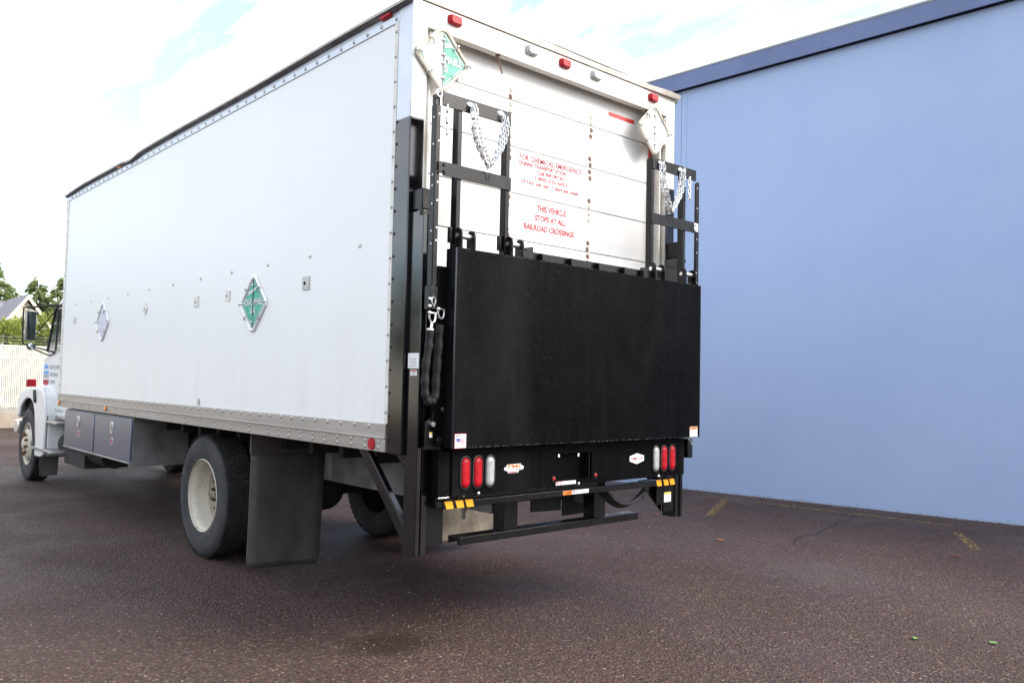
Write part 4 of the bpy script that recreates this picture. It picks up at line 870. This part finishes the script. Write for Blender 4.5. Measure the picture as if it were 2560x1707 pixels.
for x, z, lb in ((.083, 3.03, 'short straight length of silver chain at the left gate post'), (2.315, 3.035, 'short straight length of silver chain at the right gate post')):
    root = empty('chain', (x, -.236, z-.155)); tag(root, lb, 'chain', 'chains hung on the gates'); L2 = link_mesh()
    for i in range(5):
        o = inst(LK, 'link', root, (0, 0, .140-i*.031)); o.rotation_euler = (R(90*(i % 2)+20), R(90), 0); o.scale = (1.25, 1.35, 1.35)
# ---- covered safety chain at the left edge of the platform
cv = empty('covered_chain', (.03, -.23, 1.385)); tag(cv, 'black sleeved chain looped from silver shackles at the left platform edge', 'chain')
pts = []; rad = []
ctrl = [(.008, 1.785), (.004, 1.70), (-.012, 1.60), (-.016, 1.50), (-.010, 1.43), (.012, 1.40), (.040, 1.405), (.058, 1.44), (.060, 1.53), (.066, 1.63), (.074, 1.74), (.076, 1.835)]
for i in range(len(ctrl)-1):
    for k in range(6):
        t = k/6; pts.append((ctrl[i][0]*(1-t)+ctrl[i+1][0]*t-.03, 0, ctrl[i][1]*(1-t)+ctrl[i+1][1]*t-1.385)); rad.append(.0215*(1+.10*math.sin(len(pts)*1.1)+random.uniform(-.07, .07)))
MB().tube(pts, rad, 12).build('sleeve', 'sleeve', cv)
def shackle(x, z):
    u = [(x-.020, 0, z), (x-.021, 0, z-.02), (x-.012, 0, z-.042), (x+.002, 0, z-.048), (x+.016, 0, z-.040), (x+.022, 0, z-.02), (x+.020, 0, z)]
    MB().tube(u, .0055, 8).dome((x-.022, -.004, z+.004), (0, -1, 0), .012, .012, 10, 3).cyl((x-.024, 0, z+.004), (x+.026, 0, z+.004), .005).build('shackle', 'zinc', cv)
shackle(-.008, 1.875-1.385); shackle(.050, 1.90-1.385)
MB().tube([(-.012, 0, .445), (-.018, 0, .41)], .004, 6).tube([(-.004, 0, .445), (-.010, 0, .41)], .004, 6).box(-.036, -.004, -.01, .01, .398, .410).cyl((-.03, -.012, .394), (-.03, .012, .394), .007).build('connector', 'zinc', cv)
# ================================================================== wheels, chassis and cab
random.seed(33)
def tyre_parts(root, x0, x1, cy, cz, rr, tread=True, flip=False):
    """x0 outer face, x1 inner face (x0 < x1)"""
    w = x1-x0; f = lambda t: x0+w*t
    prof = [(.292, f(.14)), (.300, f(.07)), (.335, f(.035)), (.395, f(.0)), (.445, f(.015)), (.478, f(.06)), (rr-.026, f(.10)), (rr-.020, f(.13)), (rr-.017, f(.5)), (rr-.020, f(.87)), (rr-.026, f(.90)), (.478, f(.94)), (.445, f(.985)), (.395, f(1)), (.335, f(.965)), (.292, f(.86))]
    ty = MB().lathe_x(prof, cy, cz, 72).build('tyre', 'tyre', root, ang=50)
    if tread:
        tb = MB(); N = 52
        def ang(y, r, x): return (x, cy+r*math.cos(y), cz+r*math.sin(y))
        for row in range(5):
            xc = f(.16+.17*row); hw = w*.079
            for i in range(N):
                a = 2*math.pi*(i+(.5 if row % 2 else 0)+.12*math.sin(row*3))/N; da = 2*math.pi/N*.44; r0, r1 = rr-.012, rr-(.002 if 0 < row < 4 else .006)
                out = [(a-da, xc-hw*.45), (a-da*.45, xc-hw), (a+da*.55, xc-hw), (a+da, xc-hw*.3), (a+da, xc+hw*.45), (a+da*.45, xc+hw), (a-da*.55, xc+hw), (a-da, xc+hw*.3)]
                n = len(out); tb.add([ang(t, r0, x) for t, x in out]+[ang(t, r1, x) for t, x in out], [tuple(range(n, 2*n))]+[(j, (j+1) % n, n+(j+1) % n, n+j) for j in range(n)])
        # shoulder lugs along both edges
        for sx in (.095, .905):
            for i in range(104):
                a = 2*math.pi*i/104; da = .018; xx = f(sx); d = .006 if sx < .5 else -.006
                tb.add([ang(a-da, rr-.030, xx-d), ang(a+da, rr-.030, xx-d), ang(a+da, rr-.010, xx+d*.6), ang(a-da, rr-.010, xx+d*.6), ang(a-da, rr-.010, xx+3*d), ang(a+da, rr-.010, xx+3*d)], [(0, 1, 2, 3), (3, 2, 5, 4)])
        tb.build('tread', 'tread', root, smooth=False); MB().lathe_x([(rr-.0125, f(.12)), (rr-.0095, f(.5)), (rr-.0125, f(.88))], cy, cz, 72, False).build('tread_groove', 'groove', root)
    # embossed ring lines on the sidewall
    MB().lathe_x([(.362, f(.018)), (.366, f(.006)), (.370, f(.012))], cy, cz, 72, True).build('sidewall_ring', 'tyre', root)
def mirror_x(root_objs):
    for o in root_objs:
        me = o.data.copy() if o.data.users > 1 else o.data; o.data = me
        for v in me.vertices: v.co.x = TW-v.co.x
        me.flip_normals()
def rear_wheel(cy, fl):
    W = empty('wheel', parent=T); cz, rr = .512, .514
    tyre_parts(W, .100, .362, cy, cz, rr); tyre_parts(W, .400, .662, cy, cz, rr, tread=True)
    MB().lathe_x([(.298, .112), (.304, .118), (.296, .132), (.276, .145), (.268, .19), (.262, .25), (.252, .268), (.252, .305), (.275, .30), (.28, .26), (.285, .15)], cy, cz, 64).build('rim', 'rim', W, ang=50)
    MB().lathe_x([(.251, .272), (.235, .292), (.17, .304), (.135, .298), (.0, .298), (.0, .31), (.251, .31)], cy, cz, 64).build('wheel_disc', 'disc', W, ang=50)
    hub = MB().cyl((.262, cy, cz), (.30, cy, cz), .085, .10, 24); hub.build('hub', 'hub', W)
    for i in range(10):
        a = 2*math.pi*(i+.3)/10; y, z = cy+.143*math.cos(a), cz+.143*math.sin(a); MB().cyl((.272, y, z), (.299, y, z), .019, n=6).cyl((.250, y, z), (.272, y, z), .011, n=8).build('lug_nut', 'hub', W)
    if fl: mirror_x([o for o in W.children])
rear_wheel(3.06, 0); rear_wheel(3.06, 1)
def front_wheel(cy, fl):
    W = empty('wheel', parent=T); cz, rr = .505, .506
    tyre_parts(W, .105, .375, cy, cz, rr)
    MB().lathe_x([(.290, .118), (.297, .122), (.290, .135), (.270, .145), (.268, .17), (.255, .175)], cy, cz, 64, False).lathe_x([(.250, .168), (.235, .150), (.20, .115), (.165, .098), (.0, .098), (.0, .12), (.17, .12), (.24, .18)], cy, cz, 64).build('rim', 'rim', W, ang=50)
    for i in range(5):
        a = 2*math.pi*(i+.42)/5; y, z = cy+.222*math.cos(a), cz+.222*math.sin(a); MB().dome((.126, y, z), (-1, -.1*math.cos(a), -.1*math.sin(a)), .034, .008, 14, 2).build('hand_hole', 'hub', W)
    MB().cyl((.075, cy, cz), (.10, cy, cz), .075, .09, 24).dome((.075, cy, cz), (-1, 0, 0), .073, .02, 20, 3).build('hub', 'rim', W)
    for i in range(10):
        a = 2*math.pi*(i+.3)/10; y, z = cy+.143*math.cos(a), cz+.143*math.sin(a); MB().cyl((.074, y, z), (.099, y, z), .020, n=6).cyl((.055, y, z), (.074, y, z), .013, n=8).build('lug_nut', 'rust', W)
    if fl: mirror_x([o for o in W.children])
front_wheel(9.34, 0); front_wheel(9.34, 1)
# chassis
for x0 in (.765, 1.60):
    MB().box(x0, x0+.075, .10, 10.1, .69, .96).build('frame_rail', 'frame', T, bevel=.006)
for i in range(17): MB().box(.34, 2.10, .35+i*.42, .41+i*.42, .965, 1.098).build('cross_member', 'under', T)
for x0 in (.775, 1.60): MB().box(x0, x0+.06, .16, 7.2, .962, 1.09).build('long_sill', 'under', T)
MB().cyl((.66, 3.06, .512), (1.78, 3.06, .512), .085, n=16).dome((1.22, 3.02, .50), (0, -1, 0), .20, .20, 18, 4).cyl((1.22, 3.02, .5), (1.22, 3.25, .5), .20, .14, 18).build('rear_axle', 'under', T)
for x0 in (.78, 1.59):
    mb = MB()
    for k in range(5): L = .75-.1*k; mb.tube([(x0+.04, 3.06-L, .66-.0*k-.02*k+.06), (x0+.04, 3.06, .60-.022*k), (x0+.04, 3.06+L, .66-.02*k+.06)], .016, 4)
    mb.build('leaf_spring', 'under', T)
MB().box(.60, .76, .6, .72, .60, .92).build('spring_hanger', 'under', T)
MB().box(.84, 1.60, .25, .34, .72, .95).build('rear_crossmember', 'under', T); MB().py([(1.20, .650), (1.48, .640), (1.48, .76), (1.20, .76)], .20, .212).build('tow_plate', 'under', T); MB().py([(1.50, .600), (1.75, .600), (1.75, .76), (1.50, .76)], .20, .212).build('tow_plate', 'under', T)
MB().cyl((.70, .30, .69), (.70, .30, .64), .012, n=8).box(.69, .71, .28, .32, .69, .96).build('shackle_bolt', 'frame', T)
MB().cyl((1.22, 3.3, .55), (1.22, 7.8, .68), .055, n=12).build('drive_shaft', 'under', T)
# mud flaps
fl_ = MB(); fv = []
n = 8
out = [(.096, .925), (.088, .16), (.094, .125), (.115, .105), (.13, .100), (.62, .072), (.655, .078), (.676, .10), (.684, .13), (.700, .60), (.718, .93)]
NZ, NX = 18, 8; vs = []; fs = []
for j in range(NZ+1):
    t = j/NZ; z = .93-.85*t; xl = .096-.008*t; xr = .718-.034*t
    e = max(0, t-.955)/.045; xl += .03*e*e; xr -= .034*e*e
    for i in range(NX+1):
        u = i/NX; vs.append((xl+(xr-xl)*u, 2.10+.025*t*t*math.sin(u*2.6+.5)-.012*t, z-.028*u*t))
for j in range(NZ):
    for i in range(NX): k = j*(NX+1)+i; fs.append((k, k+NX+1, k+NX+2, k+1))
fo = MB().add(vs, fs).build('mud_flap', 'flap', T); so = fo.modifiers.new('thick', 'SOLIDIFY'); so.thickness = .011
MB().box(.090, .72, 2.095, 2.12, .93, 1.098).build('flap_bracket', 'flapb', T, bevel=.003)
MB().py([(1.76, .92), (1.76, .15), (1.80, .12), (2.34, .12), (2.38, .16), (2.38, .92)], 1.95, 1.962).build('mud_flap', 'flapd', T, bevel=.002)
MB().box(1.76, 2.38, 1.94, 1.97, .92, 1.09).build('flap_bracket', 'flapd', T, bevel=.003)
# ---- steel tool boxes under the left side
tbx = MB().box(.035, .56, 4.60, 7.02, .64, 1.085).build('tool_box', 'steel', T, bevel=.006)
tbx.data.materials.append(MT['frame'])
MB().box(.03, .565, 4.588, 4.598, .615, 1.085).build('end_panel', 'frame', tbx)
for y0, y1 in ((4.615, 5.80), (5.845, 7.005)):
    d = MB().box(.014, .034, y0, y1, .66, 1.068).build('door', 'steel', tbx, bevel=.006)
    MB().box(.008, .034, y0-.006, y1+.006, .640, .657).build('sill', 'alud', tbx, bevel=.002)
    hy = 5.205 if y0 < 5 else 6.425; MB().box(.008, .015, hy-.045, hy+.045, .90, 1.02).build('handle_plate', 'alu', tbx, bevel=.004)
    MB().box(.000, .009, hy-.025, hy+.025, .945, 1.005).cyl((.002, hy-.01, .935), (.009, hy-.01, .935), .012, n=10).build('handle', 'alud', tbx, bevel=.003)
    MB().cyl((.0135, hy-.02, .827), (.0120, hy-.02, .827), .035, n=20).build('round_sticker', 'wprint', tbx); MB().cyl((.0119, hy-.02, .827), (.0112, hy-.02, .827), .027, n=20).build('print', 'redp', tbx)
for y in (4.75, 5.7, 6.1, 6.95): MB().box(.08, .12, y, y+.08, .605, .642).build('mount_foot', 'frame', T)
MB().cyl((.42, 6.4, .57), (.42, 8.3, .57), .16, n=20).build('air_tank', 'under', T)
MB().box(.25, .75, 7.0, 7.9, .36, .52).build('battery_tray', 'under', T)
# ---- cab
cab = MB().px([(7.48, .98), (9.18, .98), (9.26, 1.30), (9.25, 1.66), (9.15, 1.76), (8.72, 2.42), (8.50, 2.52), (7.60, 2.55), (7.48, 2.45)], .27, 2.17).build('cab', 'white', T, bevel=.05, seg=3)
MB().px([(7.55, .93), (9.0, .93), (9.16, 1.0), (9.22, 1.30), (9.21, 1.64), (9.10, 1.735), (7.55, 1.75)], .248, .272).build('door', 'white', T, bevel=.012)
MB().px([(7.9, 1.80), (8.98, 1.80), (8.66, 2.36), (7.9, 2.38)], .258, .2695).build('door_glass', 'glass', T)
ps = MB().tube([(.262, 9.06, 1.80), (.262, 8.71, 2.385), (.262, 8.5, 2.41), (.262, 7.9, 2.42)], .020, 6).build('window_seal', 'rubber', T)
MB().tube([(.258, 8.62, 1.80), (.258, 8.53, 2.36)], .013, 6).build('vent_bar', 'rubber', T)
MB().px([(9.22, 1.80), (9.02, 1.80), (8.72, 2.35), (8.78, 2.36)], .30, .32).build('quarter_glass', 'glass', T)
MB().prism([(.36, 9.165, 1.78), (2.08, 9.165, 1.78), (2.02, 8.765, 2.39), (.42, 8.765, 2.39)], (0, .01, .006)).build('windscreen', 'glass', T)
hood = MB(); vs = []
secs = [(9.15, .42, 1.70, .85), (9.6, .46, 1.62, .80), (10.05, .52, 1.46, .74), (10.25, .60, 1.28, .70), (10.31, .66, 1.08, .68)]
fs = []
for y, xi, zt, zb in secs: vs += [(xi, y, zb), (xi, y, zt-.12), (xi+.10, y, zt), (TW-xi-.10, y, zt), (TW-xi, y, zt-.12), (TW-xi, y, zb)]
for k in range(len(secs)-1):
    for i in range(5): fs.append((k*6+i, k*6+i+1, (k+1)*6+i+1, (k+1)*6+i))
fs += [tuple(range(24, 30)), tuple(range(5, -1, -1))]; hood.add(vs, fs); hood.build('hood', 'white', T)
MB().box(.75, 1.69, 10.30, 10.34, .82, 1.12).build('grille', 'alud', T, bevel=.01)
MB().box(.15, 2.29, 10.12, 10.36, .60, .80).build('front_bumper', 'alu', T, bevel=.02)
for fl in (0, 1):
    oy = [(10.05, .86), (10.06, 1.05), (9.98, 1.15), (9.83, 1.225), (9.55, 1.275), (9.2, 1.292), (8.85, 1.296), (8.62, 1.28), (8.50, 1.18), (8.44, .95), (8.46, .42), (8.55, .375), (8.90, .370)]
    iy = [(8.915, .55), (8.945, .78), (9.0, .95), (9.09, 1.07), (9.25, 1.13), (9.45, 1.14), (9.65, 1.10), (9.83, 1.01), (9.94, .86)]
    mx(MB().px(oy+iy, .118, .16), fl).build('fender', 'white', T, bevel=.02, seg=3)
    top = oy[:10]; mb = MB(); nn = len(top)
    mb.add([(.15, y, z) for y, z in top]+[(.46, y, z+.02) for y, z in top]+[(.15, y, z-.02) for y, z in top]+[(.46, y, z-.02) for y, z in top], [(i, i+1, nn+i+1, nn+i) for i in range(nn-1)]+[(2*nn+i, 3*nn+i, 3*nn+i+1, 2*nn+i+1) for i in range(nn-1)])
    mx(mb, fl).build('fender_top', 'white', T)
    mx(MB().px([(8.44, .95), (8.46, .42), (8.55, .375), (8.90, .37), (8.93, .95)], .17, .60), fl).build('inner_fender', 'white', T, bevel=.01)
    mx(MB().px([(8.90, .95), (8.93, 1.12), (9.9, 1.12), (9.95, .9)], .20, .70), fl).build('wheel_well', 'under', T)
    mx(MB().box(.10, .215, 9.40, 9.50, 1.300, 1.405), fl).build('turn_light', 'red', T, bevel=.012)
    mx(MB().px([(8.96, 1.265), (9.06, 1.265), (9.02, 1.10), (8.93, 1.085), (8.90, 1.12)], .098, .12), fl).build('hood_latch', 'rubber', T, bevel=.012)
    mx(MB().px([(7.95, .50), (8.95, .50), (8.95, .465), (7.95, .465)], .10, .34), fl).build('lower_step', 'alud', T, bevel=.005)
    mx(MB().px([(7.95, .872), (8.68, .872), (8.68, .835), (7.95, .835)], .145, .40), fl).build('upper_step', 'alud', T, bevel=.01)
    for i in range(12): mx(MB().box(.12, .33, 7.99+i*.078, 8.02+i*.078, .501, .506), fl).build('step_grip', 'alud', T)
    for i in range(9): mx(MB().box(.17, .38, 7.98+i*.078, 8.01+i*.078, .873, .878), fl).build('step_grip', 'alud', T)
    mx(MB().box(.36, .40, 7.6, 8.45, .50, .93), fl).build('step_back_panel', 'frame', T, bevel=.005)
    mx(MB().py([(.105, .40), (.112, .14), (.14, .125), (.325, .138), (.335, .40)], 8.52, 8.53), fl).build('mud_flap', 'flap', T, bevel=.002)
MB().px([(7.55, .93), (9.0, .93), (8.9, .905), (7.55, .895)], .252, .30).build('door_sill', 'alud', T)
# front door sign
DX = .2465
sg = MB().box(DX-.0005, .2478, 8.25, 9.205, 1.298, 1.66).build('door_sign', 'wprint', T, smooth=False)
sx = DX-.0025
def poly(pts, m, nm='print'): return MB().add([(sx, y, z) for y, z in pts], [tuple(range(len(pts)))]).build(nm, m, sg, smooth=False)
poly([(9.145, 1.555), (9.10, 1.60), (9.04, 1.615), (9.02, 1.625), (8.99, 1.615), (8.92, 1.595), (8.88, 1.560)], 'bprint'); poly([(9.145, 1.480), (9.145, 1.530), (8.88, 1.530), (8.88, 1.487)], 'bprint')
poly([(9.165, 1.405), (8.855, 1.407), (8.865, 1.35), (8.92, 1.333), (8.985, 1.333), (8.995, 1.310), (9.005, 1.333), (9.10, 1.335), (9.155, 1.352)], 'redf')
def stxt(st, y0, y1, zb, cap, m, b=0): text(MB(), st, (sx, y0, zb), -Y, Z, y0-y1, cap, b).build('lettering', m, sg, smooth=False)
MBt = MB(); stxt('IWSI', 9.145, 8.875, 1.425, .048, 'kprint'); stxt('INDUSTRIAL', 8.825, 8.27, 1.552, .052, 'gprint'); stxt('WELDING', 8.81, 8.40, 1.452, .052, 'gprint'); stxt('SUPPLY', 8.805, 8.50, 1.350, .052, 'gprint')
sx = .2455; stxt('USDOT #770633', 8.67, 8.06, .985, .040, 'gprint')
# mirrors
MR = empty('mirror', parent=T)
for b_, nm_, m_, bv in (((-.070, .070, -.01, .03, 1.93, 2.345), 'mirror_shell', 'alud', .01), ((-.060, .060, -.014, -.009, 1.945, 2.330), 'mirror_glass', 'mirror', 0)):
    o_ = MB().box(*b_).build(nm_, m_, MR, bevel=bv); o_.location = (.006, 8.915, 0); o_.rotation_euler = (0, 0, R(14.5))
MB().tube([(.25, 8.55, 2.42), (.05, 8.80, 2.392), (-.06, 8.90, 2.388), (-.088, 8.91, 2.375), (-.090, 8.91, 2.20), (-.084, 8.91, 1.93), (-.075, 8.91, 1.885), (-.02, 8.90, 1.868)], .012, 8).tube([(.25, 8.62, 2.415), (-.04, 8.90, 2.376)], .009, 8).tube([(.25, 8.62, 2.366), (.07, 8.93, 2.02)], .009, 8).tube([(.25, 8.62, 1.78), (.045, 8.90, 1.85)], .010, 8).tube([(.25, 8.62, 1.78), (.25, 8.89, 1.735), (.03, 8.92, 1.832)], .010, 8).build('bracket', 'rubber', MR)
MB().cyl((.022, 8.905, 1.856), (.022, 8.93, 1.856), .053, n=24).build('convex_shell', 'rubber', MR); MB().dome((.022, 8.904, 1.856), (0, -1, 0), .046, .010, 24, 4).build('convex_glass', 'mirror', MR)
